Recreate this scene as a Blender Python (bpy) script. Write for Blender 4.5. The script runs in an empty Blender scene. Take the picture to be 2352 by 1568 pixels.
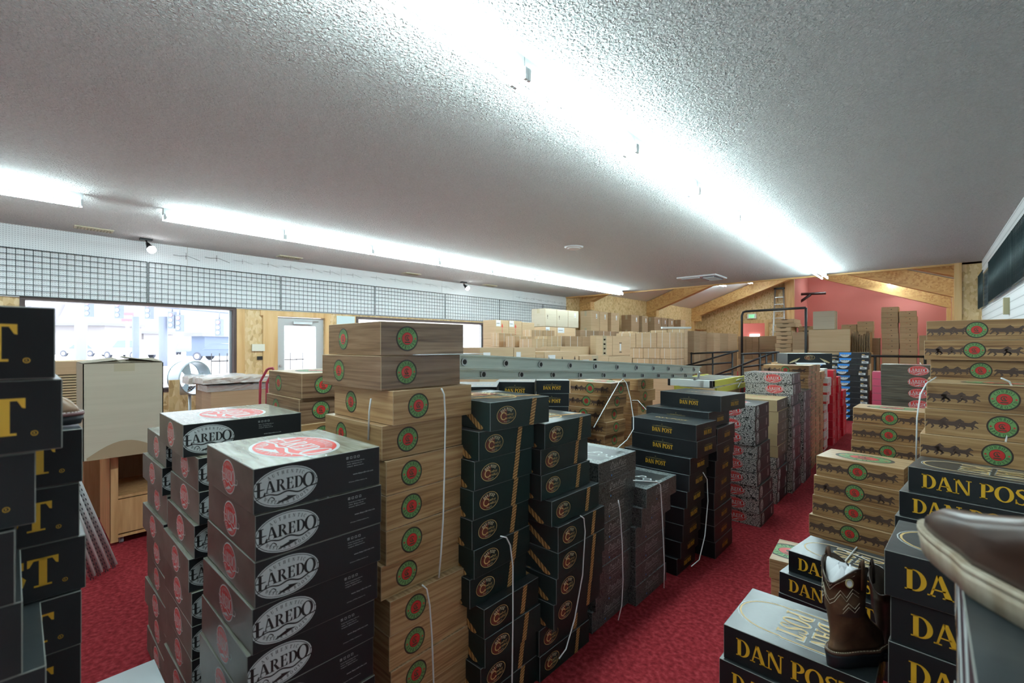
import bpy, bmesh, math, random
from mathutils import Vector, Matrix
random.seed(7)
C = bpy.context.scene.collection
PI = math.pi
# ------------------------------------------------------------------ camera, sky, exposure
F = 1045.0; CX = 1176.0; CY = 792.0; EYE = 1.55
TH = math.atan(954 / F); SN, CS = math.sin(TH), math.cos(TH)
scn = bpy.context.scene
cam = bpy.data.cameras.new('camera'); cam_o = bpy.data.objects.new('camera', cam); C.objects.link(cam_o)
cam.sensor_width = 36; cam.lens = 36 * F / 2352; cam.clip_start = .05; cam.clip_end = 400
cam.shift_y = (CY - 784) / 2352
cam_o.location = (0, 0, EYE); cam_o.rotation_euler = (PI / 2, 0, TH)
cam.dof.use_dof = True; cam.dof.focus_distance = 3.2; cam.dof.aperture_fstop = 3.6
scn.camera = cam_o
scn.view_settings.view_transform = 'Standard'; scn.view_settings.look = 'None'
scn.view_settings.gamma = 1; scn.view_settings.exposure = 0.42
scn.cycles.use_denoising = True
scn.cycles.max_bounces = 7; scn.cycles.diffuse_bounces = 4; scn.cycles.sample_clamp_indirect = 6
w = bpy.data.worlds.new('overcast_sky'); scn.world = w; w.use_nodes = True
w.node_tree.nodes['Background'].inputs[0].default_value = (.86, .92, 1, 1)
w.node_tree.nodes['Background'].inputs[1].default_value = 3.9
TUBE = 56.0      # fluorescent tube emission

# ------------------------------------------------------------------ geometry of the view (pixels of the photo -> metres in the room)
def ray(x, y=CY):
    u = (x - CX) / F; v = (CY - y) / F
    return (-SN + u * CS, CS + u * SN, v)
def atd(x, y, d): r = ray(x, y); return Vector((r[0] * d, r[1] * d, EYE + r[2] * d))
def atY(x, y, Y): r = ray(x, y); return atd(x, y, Y / r[1])
def atX(x, y, X): r = ray(x, y); return atd(x, y, X / r[0])
def atZ(x, y, z): r = ray(x, y); return atd(x, y, (z - EYE) / r[2])

# ------------------------------------------------------------------ materials
MATS = {}
def mat(name, col=(.5, .5, .5), rough=.6, metal=0, emit=None, es=1, bump=None, alpha=None, spec=.5, trans=0, vary=0):
    if name in MATS: return MATS[name]
    m = bpy.data.materials.new(name); m.use_nodes = True; MATS[name] = m
    nt = m.node_tree; b = nt.nodes['Principled BSDF']
    b.inputs['Base Color'].default_value = (*col, 1); b.inputs['Roughness'].default_value = rough
    b.inputs['Metallic'].default_value = metal; b.inputs['Specular IOR Level'].default_value = spec
    if trans: b.inputs['Transmission Weight'].default_value = trans
    if alpha is not None: b.inputs['Alpha'].default_value = alpha
    if emit: b.inputs['Emission Color'].default_value = (*emit, 1); b.inputs['Emission Strength'].default_value = es
    if vary:
        oi = nt.nodes.new('ShaderNodeObjectInfo'); mr = nt.nodes.new('ShaderNodeMapRange')
        mr.inputs[3].default_value = 1 - vary; mr.inputs[4].default_value = 1 + vary
        hs = nt.nodes.new('ShaderNodeHueSaturation'); hs.inputs['Color'].default_value = (*col, 1)
        nt.links.new(oi.outputs['Random'], mr.inputs[0]); nt.links.new(mr.outputs[0], hs.inputs['Value'])
        nt.links.new(hs.outputs[0], b.inputs['Base Color'])
    if bump:
        kind, sc, st, dist = bump
        tc = nt.nodes.new('ShaderNodeTexCoord'); mp = nt.nodes.new('ShaderNodeMapping')
        nt.links.new(tc.outputs['Object'], mp.inputs[0])
        if kind == 'corr':
            mp.inputs['Scale'].default_value = (0, 0, sc)
            t = nt.nodes.new('ShaderNodeTexWave'); t.bands_direction = 'Z'; t.inputs['Scale'].default_value = 1; t.inputs['Distortion'].default_value = .3
        else:
            if isinstance(sc, tuple): mp.inputs['Scale'].default_value = sc; s = 1
            else: s = sc
            t = nt.nodes.new('ShaderNodeTexNoise'); t.inputs['Scale'].default_value = s; t.inputs['Detail'].default_value = 3
        nt.links.new(mp.outputs[0], t.inputs['Vector'])
        bp = nt.nodes.new('ShaderNodeBump'); bp.inputs['Strength'].default_value = st; bp.inputs['Distance'].default_value = dist
        nt.links.new(t.outputs['Fac' if 'Fac' in t.outputs else 0], bp.inputs['Height']); nt.links.new(bp.outputs[0], b.inputs['Normal'])
    return m
def ramp_mat(name, tex, scale, stops, rough=.5, detail=4, dist=0, bumpst=0, vary=0, spec=.5, bumpd=.002, world=False, metal=0):
    """procedural colour: texture (noise / voronoi / wave) through a colour ramp"""
    if name in MATS: return MATS[name]
    m = bpy.data.materials.new(name); m.use_nodes = True; MATS[name] = m
    nt = m.node_tree; b = nt.nodes['Principled BSDF']; b.inputs['Roughness'].default_value = rough
    b.inputs['Specular IOR Level'].default_value = spec; b.inputs['Metallic'].default_value = metal
    tc = nt.nodes.new('ShaderNodeTexCoord'); mp = nt.nodes.new('ShaderNodeMapping'); mp.inputs['Scale'].default_value = scale
    oi = nt.nodes.new('ShaderNodeObjectInfo')
    nt.links.new(tc.outputs['Object'], mp.inputs[0])
    if vary:
        sc = nt.nodes.new('ShaderNodeVectorMath'); sc.operation = 'SCALE'; sc.inputs[0].default_value = (1, 1, 1)
        mm = nt.nodes.new('ShaderNodeMath'); mm.operation = 'MULTIPLY'; mm.inputs[1].default_value = 37
        nt.links.new(oi.outputs['Random'], mm.inputs[0]); nt.links.new(mm.outputs[0], sc.inputs['Scale'])
        nt.links.new(sc.outputs[0], mp.inputs['Location'])
    if tex == 'noise':
        t = nt.nodes.new('ShaderNodeTexNoise'); t.inputs['Scale'].default_value = 1; t.inputs['Detail'].default_value = detail; t.inputs['Distortion'].default_value = dist; out = t.outputs[0]
    elif tex == 'voronoi':
        t = nt.nodes.new('ShaderNodeTexVoronoi'); t.feature = 'DISTANCE_TO_EDGE'; t.inputs['Scale'].default_value = 1; out = t.outputs[0]
    elif tex == 'cells':
        t = nt.nodes.new('ShaderNodeTexVoronoi'); t.inputs['Scale'].default_value = 1; out = t.outputs[1]
    else:
        t = nt.nodes.new('ShaderNodeTexWave'); t.bands_direction = tex; t.inputs['Scale'].default_value = 1; t.inputs['Distortion'].default_value = dist; t.inputs['Detail'].default_value = detail; out = t.outputs[1]
    nt.links.new(mp.outputs[0], t.inputs['Vector'])
    cr = nt.nodes.new('ShaderNodeValToRGB'); els = cr.color_ramp.elements
    els[0].position = stops[0][0]; els[0].color = (*stops[0][1], 1); els[1].position = stops[-1][0]; els[1].color = (*stops[-1][1], 1)
    for p, c in stops[1:-1]: e = els.new(p); e.color = (*c, 1)
    nt.links.new(out, cr.inputs[0]); last = cr.outputs[0]
    if vary:
        mr = nt.nodes.new('ShaderNodeMapRange'); mr.inputs[3].default_value = 1 - vary; mr.inputs[4].default_value = 1 + vary
        hs = nt.nodes.new('ShaderNodeHueSaturation'); nt.links.new(oi.outputs['Random'], mr.inputs[0]); nt.links.new(mr.outputs[0], hs.inputs['Value'])
        nt.links.new(last, hs.inputs['Color']); last = hs.outputs[0]
    nt.links.new(last, b.inputs['Base Color'])
    if bumpst:
        bp = nt.nodes.new('ShaderNodeBump'); bp.inputs['Strength'].default_value = bumpst; bp.inputs['Distance'].default_value = bumpd
        nt.links.new(out, bp.inputs['Height']); nt.links.new(bp.outputs[0], b.inputs['Normal'])
    return m
M = mat
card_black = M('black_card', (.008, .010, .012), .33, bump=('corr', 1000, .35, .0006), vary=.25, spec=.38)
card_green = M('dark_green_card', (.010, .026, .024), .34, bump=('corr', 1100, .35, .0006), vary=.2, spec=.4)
card_top = M('sheen_grey_card', (.030, .036, .038), .28, bump=('noise', 14, .25, .004), vary=.2)  # box tops: reflection of the ceiling lights painted in as grey
edge_w = M('worn_card_edge', (.20, .20, .18), .7)
edge_k = M('worn_glint_edge', (.15, .17, .17), .5)  # edge wear, lightened further to paint in the glint on it
edge_t = M('worn_kraft_edge', (.50, .36, .22), .8)
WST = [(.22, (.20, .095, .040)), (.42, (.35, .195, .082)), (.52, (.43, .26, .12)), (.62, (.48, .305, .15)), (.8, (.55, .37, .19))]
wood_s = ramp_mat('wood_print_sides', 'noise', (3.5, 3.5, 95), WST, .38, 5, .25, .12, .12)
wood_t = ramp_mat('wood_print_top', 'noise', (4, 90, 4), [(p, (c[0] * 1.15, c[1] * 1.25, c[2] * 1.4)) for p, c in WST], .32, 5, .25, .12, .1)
HST = [(.28, (.11, .048, .020)), (.42, (.26, .135, .055)), (.55, (.38, .22, .095)), (.75, (.52, .34, .17))]
wood_h = ramp_mat('wood_print_dark', 'noise', (2.2, 2.2, 60), HST, .38, 5, .4, .1, .12)
wood_c = ramp_mat('brown_glossy_wood', 'noise', (3.5, 3.5, 95), [(.25, (.10, .05, .028)), (.5, (.22, .13, .075)), (.75, (.30, .19, .12))], .2, 5, .25, .25, .12)
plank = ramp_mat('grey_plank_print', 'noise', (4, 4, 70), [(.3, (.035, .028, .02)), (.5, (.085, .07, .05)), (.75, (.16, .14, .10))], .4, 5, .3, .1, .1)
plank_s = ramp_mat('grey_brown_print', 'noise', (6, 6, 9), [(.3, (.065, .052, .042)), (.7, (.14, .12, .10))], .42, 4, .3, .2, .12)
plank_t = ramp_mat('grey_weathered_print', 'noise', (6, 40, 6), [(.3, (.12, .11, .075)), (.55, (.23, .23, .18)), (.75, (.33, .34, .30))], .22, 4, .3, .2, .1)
snake = ramp_mat('snakeskin_print', 'voronoi', (48, 48, 75), [(.0, (.015, .015, .015)), (.07, (.03, .03, .03)), (.13, (.70, .68, .65)), (.30, (.34, .32, .31)), (.5, (.12, .11, .11))], .4, vary=.06)
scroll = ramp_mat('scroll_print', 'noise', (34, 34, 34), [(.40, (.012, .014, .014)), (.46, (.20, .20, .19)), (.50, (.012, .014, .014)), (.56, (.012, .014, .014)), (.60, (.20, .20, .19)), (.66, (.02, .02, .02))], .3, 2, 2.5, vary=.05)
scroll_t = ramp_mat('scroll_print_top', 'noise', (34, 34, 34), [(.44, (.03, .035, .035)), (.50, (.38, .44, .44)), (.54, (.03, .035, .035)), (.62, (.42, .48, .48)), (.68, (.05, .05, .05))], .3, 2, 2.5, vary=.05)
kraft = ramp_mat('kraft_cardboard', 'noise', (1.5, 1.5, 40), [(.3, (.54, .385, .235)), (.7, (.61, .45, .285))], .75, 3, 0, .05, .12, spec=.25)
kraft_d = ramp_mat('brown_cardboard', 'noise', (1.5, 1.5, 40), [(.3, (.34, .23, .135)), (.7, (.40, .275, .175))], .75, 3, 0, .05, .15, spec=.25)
kraft_p = ramp_mat('pale_cardboard', 'noise', (1.5, 1.5, 30), [(.3, (.50, .44, .34)), (.7, (.54, .48, .375))], .75, 3, 0, .05, .05, spec=.25)
tan = M('tan_card', (.44, .33, .18), .7, vary=.1)
tan_d = M('brown_end_print', (.085, .062, .042), .45, vary=.15)
white_c = M('white_card', (.62, .62, .57), .5, vary=.06)
red_c = M('red_card', (.50, .012, .028), .3, vary=.2)
pink_c = M('pink_wrapped_card', (.62, .10, .17), .2, bump=('noise', 60, .6, .004))
MWHITE = M('printed_white', (.56, .60, .60), .45); MRED = M('printed_red', (.58, .035, .03), .4); MGREEN = M('printed_green', (.17, .33, .11), .45)
MDGREEN = M('printed_dark_green', (.03, .07, .035), .5); MBROWN = M('printed_dark_brown', (.045, .022, .018), .5); MBLACK = M('printed_black', (.012, .012, .012), .45)
MGOLD = M('printed_amber', (.76, .42, .025), .45); MGOLD2 = M('printed_gold', (.62, .42, .16), .45); MCREAM = M('printed_cream', (.75, .68, .45), .5)
MMAROON = M('printed_maroon', (.16, .035, .022), .5); MBLUE = M('printed_blue', (.03, .25, .70), .4); MHORSE = M('printed_horse_brown', (.085, .05, .038), .45)
MGREYP = M('printed_grey', (.36, .35, .34), .5); MDK = M('printed_dark_gold', (.30, .24, .10), .5)
MROPE = M('printed_rope', (.58, .33, .12), .5); MROPED = M('printed_rope_shade', (.22, .10, .03), .5)
paper = M('white_paper', (.80, .82, .84), .6); plastic_w = M('white_plastic_strap', (.78, .80, .80), .35)
black_m = M('black_metal', (.018, .017, .018), .4, .3); alu = M('brushed_aluminium', (.55, .57, .58), .35, .8)
steel_l = M('light_steel', (.62, .66, .68), .35, .5)
fibre = ramp_mat('pale_fibreglass', 'noise', (3, 3, 60), [(.3, (.56, .62, .56)), (.7, (.68, .74, .67))], .4, 3)
fibre_y = M('yellow_fibreglass', (.72, .70, .12), .4)
pine = ramp_mat('pine_board', 'noise', (9, 9, .8), [(.3, (.52, .29, .10)), (.5, (.66, .42, .18)), (.75, (.74, .52, .26))], .5, 4, .4, .05)
pine_h = ramp_mat('pine_beam_edge', 'noise', (.8, .8, 14), [(.3, (.44, .22, .07)), (.5, (.60, .35, .13)), (.75, (.68, .44, .19))], .5, 4, .4, .05)
osb = ramp_mat('strand_board', 'cells', (26, 26, 14), [(.0, (.40, .25, .10)), (.35, (.62, .43, .20)), (.7, (.70, .52, .28)), (1, (.78, .62, .37))], .55, bumpst=.1)
osb_b = ramp_mat('strand_board_beam', 'cells', (22, 22, 22), [(.0, (.42, .20, .065)), (.4, (.58, .33, .12)), (1, (.70, .46, .20))], .55)
oak = ramp_mat('oak_laminate', 'noise', (30, 30, 2.5), [(.3, (.42, .22, .09)), (.6, (.56, .32, .15)), (.8, (.62, .38, .19))], .4, 4, .5)
oak_d = ramp_mat('oak_laminate_brown', 'noise', (30, 30, 2.5), [(.3, (.26, .12, .05)), (.7, (.36, .19, .09))], .45, 4, .5)

# ------------------------------------------------------------------ object helpers
def tag(o, label=None, cat=None, group=None, kind=None):
    if label: o['label'] = label
    if cat: o['category'] = cat
    if group: o['group'] = group
    if kind: o['kind'] = kind
    return o
class MB:
    """collects polygons with material slots, then becomes ONE mesh object"""
    def __init__(s): s.v = []; s.f = []; s.mi = []; s.ms = []; s.sm = []
    def slot(s, m):
        if m not in s.ms: s.ms.append(m)
        return s.ms.index(m)
    def poly(s, pts, m, smooth=False):
        i = len(s.v); s.v += [tuple(p) for p in pts]; s.f.append(tuple(range(i, i + len(pts)))); s.mi.append(s.slot(m)); s.sm.append(smooth)
    def grid(s, rows, m, close=True, smooth=True, cap0=False, cap1=False):
        i = len(s.v); n = len(rows[0])
        for r in rows: s.v += [tuple(p) for p in r]
        k = s.slot(m); q = n if close else n - 1
        for a in range(len(rows) - 1):
            for b in range(q):
                c = (b + 1) % n
                s.f.append((i + a * n + b, i + a * n + c, i + (a + 1) * n + c, i + (a + 1) * n + b)); s.mi.append(k); s.sm.append(smooth)
        if cap0: s.f.append(tuple(i + b for b in reversed(range(n)))); s.mi.append(k); s.sm.append(False)
        if cap1: s.f.append(tuple(i + (len(rows) - 1) * n + b for b in range(n))); s.mi.append(k); s.sm.append(False)
    def box(s, x0, x1, y0, y1, z0, z1, m, T=None, ch=0, cm=None, faces=None):
        """box with chamfered edges; T: matrix; faces: dict of materials T B E W N S"""
        def P(x, y, z):
            p = Vector((x, y, z)); return tuple(T @ p) if T else tuple(p)
        fm = faces or {}; g = lambda k: fm.get(k, m)
        c = ch; X = (x0, x1); Y = (y0, y1); Z = (z0, z1)
        s.poly([P(x0 + c, y0 + c, z1), P(x1 - c, y0 + c, z1), P(x1 - c, y1 - c, z1), P(x0 + c, y1 - c, z1)], g('T'))
        s.poly([P(x0 + c, y1 - c, z0), P(x1 - c, y1 - c, z0), P(x1 - c, y0 + c, z0), P(x0 + c, y0 + c, z0)], g('B'))
        s.poly([P(x1, y0 + c, z0 + c), P(x1, y1 - c, z0 + c), P(x1, y1 - c, z1 - c), P(x1, y0 + c, z1 - c)], g('E'))
        s.poly([P(x0, y1 - c, z0 + c), P(x0, y0 + c, z0 + c), P(x0, y0 + c, z1 - c), P(x0, y1 - c, z1 - c)], g('W'))
        s.poly([P(x0 + c, y0, z0 + c), P(x1 - c, y0, z0 + c), P(x1 - c, y0, z1 - c), P(x0 + c, y0, z1 - c)], g('S'))
        s.poly([P(x1 - c, y1, z0 + c), P(x0 + c, y1, z0 + c), P(x0 + c, y1, z1 - c), P(x1 - c, y1, z1 - c)], g('N'))
        if c:
            cm = cm or m
            sx = lambda i: -1 if i else 1
            for i in (0, 1):
                for j in (0, 1):
                    a, b_, zc = X[i], Y[j], Z[j]
                    s.poly([P(a, Y[j] + sx(j) * c, z0 + c), P(a + sx(i) * c, Y[j], z0 + c), P(a + sx(i) * c, Y[j], z1 - c), P(a, Y[j] + sx(j) * c, z1 - c)], cm)
                    s.poly([P(a, y0 + c, zc + sx(j) * c), P(a, y1 - c, zc + sx(j) * c), P(a + sx(i) * c, y1 - c, zc), P(a + sx(i) * c, y0 + c, zc)], cm)
                    s.poly([P(x0 + c, Y[i], zc + sx(j) * c), P(x1 - c, Y[i], zc + sx(j) * c), P(x1 - c, Y[i] + sx(i) * c, zc), P(x0 + c, Y[i] + sx(i) * c, zc)], cm)
                    for k in (0, 1):
                        s.poly([P(X[i], Y[j] + sx(j) * c, Z[k] + sx(k) * c), P(X[i] + sx(i) * c, Y[j], Z[k] + sx(k) * c), P(X[i] + sx(i) * c, Y[j] + sx(j) * c, Z[k])], cm)
    def tube(s, pts, r, m, seg=8, close=False, r2=None, caps=True):
        pts = [Vector(p) for p in pts]; rows = []; n = len(pts); up = None
        for i, p in enumerate(pts):
            if close: t = pts[(i + 1) % n] - pts[i - 1]
            else: t = pts[min(i + 1, n - 1)] - pts[max(i - 1, 0)]
            t.normalize()
            if up is None: up = Vector((0, 0, 1)) if abs(t.z) < .9 else Vector((1, 0, 0))
            a = t.cross(up).normalized(); b = a.cross(t).normalized(); up = b
            rr = r[i] if isinstance(r, (list, tuple)) else r
            q = r2 if r2 else rr
            rows.append([p + a * rr * math.cos(2 * PI * k / seg) + b * q * math.sin(2 * PI * k / seg) for k in range(seg)])
        if close: rows.append(rows[0])
        s.grid(rows, m, cap0=caps and not close, cap1=caps and not close)
    def cyl(s, p0, p1, r, m, seg=16, r1=None):
        s.tube([p0, p1], [r, r1 if r1 is not None else r], m, seg)
    def mesh(s, name):
        me = bpy.data.meshes.new(name); me.from_pydata(s.v, [], s.f)
        for m in s.ms: me.materials.append(m)
        me.polygons.foreach_set('material_index', s.mi); me.polygons.foreach_set('use_smooth', s.sm); me.update()
        return me
    def build(s, name, parent=None, loc=None):
        o = bpy.data.objects.new(name, s.mesh(name)); C.objects.link(o)
        if parent: o.parent = parent
        if loc is not None: o.location = loc
        return o
def empty(name, loc=(0, 0, 0), rz=0):
    o = bpy.data.objects.new(name, None); C.objects.link(o); o.location = loc; o.rotation_euler = (0, 0, rz); o.empty_display_size = .1; return o
def copy_tree(o, parent=None):
    c = o.copy(); C.objects.link(c)
    if parent: c.parent = parent
    for ch in [k for k in bpy.data.objects if k.parent == o]: copy_tree(ch, c)
    return c
def bx(x0, x1, y0, y1, z0, z1, m, name, parent=None, ch=0):
    b = MB(); b.box(min(x0, x1), max(x0, x1), min(y0, y1), max(y0, y1), min(z0, z1), max(z0, z1), m, ch=ch); return b.build(name, parent)
def struct(name, *a, **k): return tag(bx(*a, name), kind='structure')

# ------------------------------------------------------------------ lettering (own bold serif letters)
def rc(x0, y0, x1, y1): return [(x0, y0), (x1, y0), (x1, y1), (x0, y1)]
def ring(cx, cy, rx, ry, tx, ty, a0=0, a1=360, n=14):
    out = []
    for i in range(n):
        a, b = math.radians(a0 + (a1 - a0) * i / n), math.radians(a0 + (a1 - a0) * (i + 1) / n)
        out.append([(cx + rx * math.cos(a), cy + ry * math.sin(a)), (cx + rx * math.cos(b), cy + ry * math.sin(b)),
                    (cx + (rx - tx) * math.cos(b), cy + (ry - ty) * math.sin(b)), (cx + (rx - tx) * math.cos(a), cy + (ry - ty) * math.sin(a))])
    return out
def ribbon(pts, ws):
    out = []; L = []; R = []
    for i, (x, y) in enumerate(pts):
        a = pts[max(i - 1, 0)]; b = pts[min(i + 1, len(pts) - 1)]; dx, dy = b[0] - a[0], b[1] - a[1]; l = math.hypot(dx, dy) or 1
        wv = (ws[i] if isinstance(ws, (list, tuple)) else ws) / 2; L.append((x - dy / l * wv, y + dx / l * wv)); R.append((x + dy / l * wv, y - dx / l * wv))
    for i in range(len(pts) - 1): out.append([R[i], R[i + 1], L[i + 1], L[i]])
    return out
s_ = .06
def G(ch):
    st = .2
    if ch == 'D': return [rc(.08, 0, .08 + st, 1), rc(0, 0, .34, s_), rc(0, 1 - s_, .34, 1)] + ring(.32, .5, .46, .5, .2, s_, -90, 90), .82
    if ch == 'A': return [[(.30, 1), (.40, 1), (.14, 0), (.06, 0)], [(.30, 1), (.47, 1), (.84, 0), (.60, 0)], rc(.16, .3, .6, .36), rc(-.02, 0, .26, s_), rc(.5, 0, .9, s_)], .88
    if ch == 'N': return [rc(.1, 0, .18, 1), rc(.72, 0, .80, 1), [(.06, 1), (.28, 1), (.80, 0), (.64, 0)], rc(0, 0, .28, s_), rc(0, 1 - s_, .24, 1), rc(.62, 1 - s_, .9, 1)], .92
    if ch == 'P': return [rc(.08, 0, .08 + st, 1), rc(0, 0, .38, s_), rc(0, 1 - s_, .34, 1)] + ring(.3, .73, .38, .27, .19, s_, -90, 90), .70
    if ch == 'O': return ring(.45, .5, .45, .52, .2, .07, 0, 360, 22), .92
    if ch == 'S': return ribbon([(.56, .80), (.50, .93), (.33, .98), (.16, .90), (.12, .76), (.22, .62), (.42, .48), (.54, .33), (.50, .14), (.34, .03), (.16, .05), (.06, .22)], [.05, .06, .08, .12, .16, .2, .2, .2, .15, .08, .06, .05]) + [rc(.52, .70, .58, .97), rc(.04, .03, .10, .32)], .66
    if ch == 'T': return [rc(.28, 0, .48, 1), rc(.16, 0, .60, s_), rc(.0, .93, .76, 1), [(0, .72), (.06, .74), (.16, .95), (0, .95)], [(.76, .72), (.70, .74), (.60, .95), (.76, .95)]], .80
    if ch == 'L': return [rc(.08, 0, .08 + st, 1), rc(0, 0, .62, s_), rc(0, 1 - s_, .38, 1), [(.62, 0), (.62, .3), (.56, .28), (.44, .04)]], .66
    if ch == 'E': return [rc(.08, 0, .08 + st, 1), rc(0, 0, .64, s_), rc(0, 1 - s_, .62, 1), rc(.2, .49, .48, .55), rc(.46, .38, .51, .66), [(.64, 0), (.64, .3), (.58, .28), (.46, .04)], [(.62, 1), (.62, .74), (.56, .76), (.44, .96)]], .70
    if ch == 'R': return [rc(.08, 0, .08 + st, 1), rc(0, 0, .36, s_), rc(0, 1 - s_, .34, 1), [(.30, .5), (.50, .5), (.84, 0), (.60, 0)], rc(.62, 0, .9, s_)] + ring(.3, .74, .36, .26, .18, s_, -90, 90), .84
    if ch == 'C': return ring(.46, .5, .46, .52, .2, .07, 45, 315, 16) + [rc(.72, .66, .78, .98)], .84
    if ch == 'G': return ring(.46, .5, .46, .52, .2, .07, 45, 330, 16) + [rc(.64, .04, .82, .44), rc(.54, .40, .9, .46)], .92
    if ch == 'I': return [rc(.1, 0, .3, 1), rc(0, 0, .4, s_), rc(0, 1 - s_, .4, 1)], .44
    if ch == 'H': return [rc(.08, 0, .28, 1), rc(.56, 0, .76, 1), rc(.2, .47, .6, .53), rc(0, 0, .36, s_), rc(.48, 0, .84, s_), rc(0, 1 - s_, .36, 1), rc(.48, 1 - s_, .84, 1)], .88
    if ch == 'U': return [rc(.08, .3, .28, 1), rc(.66, .3, .74, 1), rc(0, 1 - s_, .36, 1), rc(.56, 1 - s_, .84, 1)] + ring(.41, .3, .33, .32, .16, .07, 180, 360), .88
    if ch == 'V': return [[(.02, 1), (.26, 1), (.50, 0), (.40, 0)], [(.70, 1), (.78, 1), (.50, 0), (.42, 0)], rc(-.04, 1 - s_, .34, 1), rc(.58, 1 - s_, .86, 1)], .86
    if ch == 'W': return [[(.02, 1), (.24, 1), (.42, 0), (.34, 0)], [(.56, 1), (.62, 1), (.42, 0), (.36, 0)], [(.46, 1), (.66, 1), (.84, 0), (.76, 0)], [(1.0, 1), (1.08, 1), (.84, 0), (.78, 0)], rc(-.04, 1 - s_, .3, 1), rc(.9, 1 - s_, 1.14, 1)], 1.14
    if ch == 'Y': return [[(.02, 1), (.26, 1), (.50, .45), (.34, .45)], [(.70, 1), (.78, 1), (.50, .45), (.42, .45)], rc(.32, 0, .52, .5), rc(.2, 0, .64, s_), rc(-.04, 1 - s_, .34, 1), rc(.58, 1 - s_, .86, 1)], .84
    if ch == 'B': return [rc(.08, 0, .28, 1), rc(0, 0, .34, s_), rc(0, 1 - s_, .34, 1)] + ring(.3, .75, .34, .25, .18, s_, -90, 90, 8) + ring(.3, .27, .40, .28, .19, s_, -90, 90, 8), .74
    if ch == 'X': return [[(.02, 1), (.26, 1), (.84, 0), (.60, 0)], [(.70, 1), (.80, 1), (.12, 0), (.02, 0)]], .86
    return [], .36
def width(t, sp=.06): return sum(G(c)[1] + sp for c in t) - sp
def text(t, h, cx, cy, sx=1, rot=0, sp=.06, shear=0):
    W = width(t, sp) * h * sx; x = -W / 2; out = []; ca, sa = math.cos(rot), math.sin(rot)
    for c in t:
        ps, wd = G(c)
        for p in ps:
            q = []
            for a, b in p:
                X = x + (a + shear * b) * h * sx; Y = (b - .5) * h
                q.append((cx + X * ca - Y * sa, cy + X * sa + Y * ca))
            out.append(q)
        x += (wd + sp) * h * sx
    return out
def arc_text(t, h, cx, cy, rx, ry, amid, span, bottom=False, sx=.8):
    out = []; n = len(t); W = [G(c)[1] + .08 for c in t]; tot = sum(W); acc = 0
    for c, wd in zip(t, W):
        f = (acc + wd / 2) / tot; acc += wd
        a = math.radians(amid + span / 2 - f * span) if not bottom else math.radians(amid - span / 2 + f * span)
        px, py = cx + rx * math.cos(a), cy + ry * math.sin(a)
        tx, ty = -rx * math.sin(a), ry * math.cos(a); rt = math.atan2(ty, tx) + (PI if not bottom else 0)
        out += text(c, h, px, py, sx, rt)
    return out
FCACHE = {}
def sans(t, h, cx, cy, shear=0, rot=0):
    """small lettering from the built-in font"""
    k = (t, shear)
    if k not in FCACHE:
        cu = bpy.data.curves.new('t', 'FONT'); cu.body = t; cu.align_x = 'CENTER'; cu.resolution_u = 1; cu.shear = shear
        o = bpy.data.objects.new('t', cu); C.objects.link(o); dg = bpy.context.evaluated_depsgraph_get()
        me = bpy.data.meshes.new_from_object(o.evaluated_get(dg)); vs = [(v.co.x, v.co.y) for v in me.vertices]
        FCACHE[k] = [[vs[i] for i in p.vertices] for p in me.polygons]
        bpy.data.objects.remove(o); bpy.data.curves.remove(cu); bpy.data.meshes.remove(me)
    ca, sa = math.cos(rot), math.sin(rot); s = h / .7
    return [[(cx + (x * ca - (y - .35) * sa) * s, cy + (x * sa + (y - .35) * ca) * s) for x, y in p] for p in FCACHE[k]]
def ell(cx, cy, rx, ry, n=36): return [[(cx + rx * math.cos(2 * PI * i / n), cy + ry * math.sin(2 * PI * i / n)) for i in range(n)]]
def star(cx, cy, r):
    p = [(cx + (r if i % 2 == 0 else r * .42) * math.sin(PI * i / 5), cy + (r if i % 2 == 0 else r * .42) * math.cos(PI * i / 5)) for i in range(10)]
    return [p]
def curl(pts, w, n=8):
    """smooth ribbon through points (catmull-rom), swelling in the middle"""
    P = [pts[0]] + pts + [pts[-1]]; out = []
    for i in range(1, len(P) - 2):
        for k in range(n):
            t = k / n; q = []
            for j in (0, 1):
                a, b, c, d = P[i - 1][j], P[i][j], P[i + 1][j], P[i + 2][j]
                q.append(.5 * (2 * b + (c - a) * t + (2 * a - 5 * b + 4 * c - d) * t * t + (3 * b - a - 3 * c + d) * t ** 3))
            out.append(tuple(q))
    out.append(pts[-1]); m = len(out)
    return ribbon(out, [w * (.35 + .65 * math.sin(PI * i / (m - 1))) for i in range(m)])
# artwork: every function returns layers [(material, polygons)], bottom layer first
def art_cowboy(cx, cy, r, sx=1):
    f = lambda ps: [[(cx + (x) * sx, cy + y) for x, y in p] for p in ps]
    L = [(MBROWN, f(ell(0, 0, r * 1.1, r * 1.1))), (MGREEN, f(ell(0, 0, r, r))), (MDGREEN, f(ring(0, 0, r, r, r * .04, r * .04, n=30))),
         (MBROWN, f(ell(0, 0, r * .56, r * .56, 28))), (MRED, f(ell(0, 0, r * .53, r * .53, 28)))]
    t = arc_text('COWBOY', r * .28, 0, 0, r * .78, r * .78, 90, 122) + arc_text('APPROVED', r * .28, 0, 0, r * .78, r * .78, 270, 165, True)
    t += ring(0, .06 * r, r * .26, r * .26, r * .07, r * .07, 35, 325, 12) + text('A', r * .36, 0, .0, 1) + [[(-r * .3, -r * .28), (r * .3, -r * .28), (r * .25, -r * .38), (-r * .25, -r * .38)]]
    L.append((MDGREEN, f(t))); L.append((MRED, f(star(-r * .8, 0, r * .13) + star(r * .8, 0, r * .13))))
    return L
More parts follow.
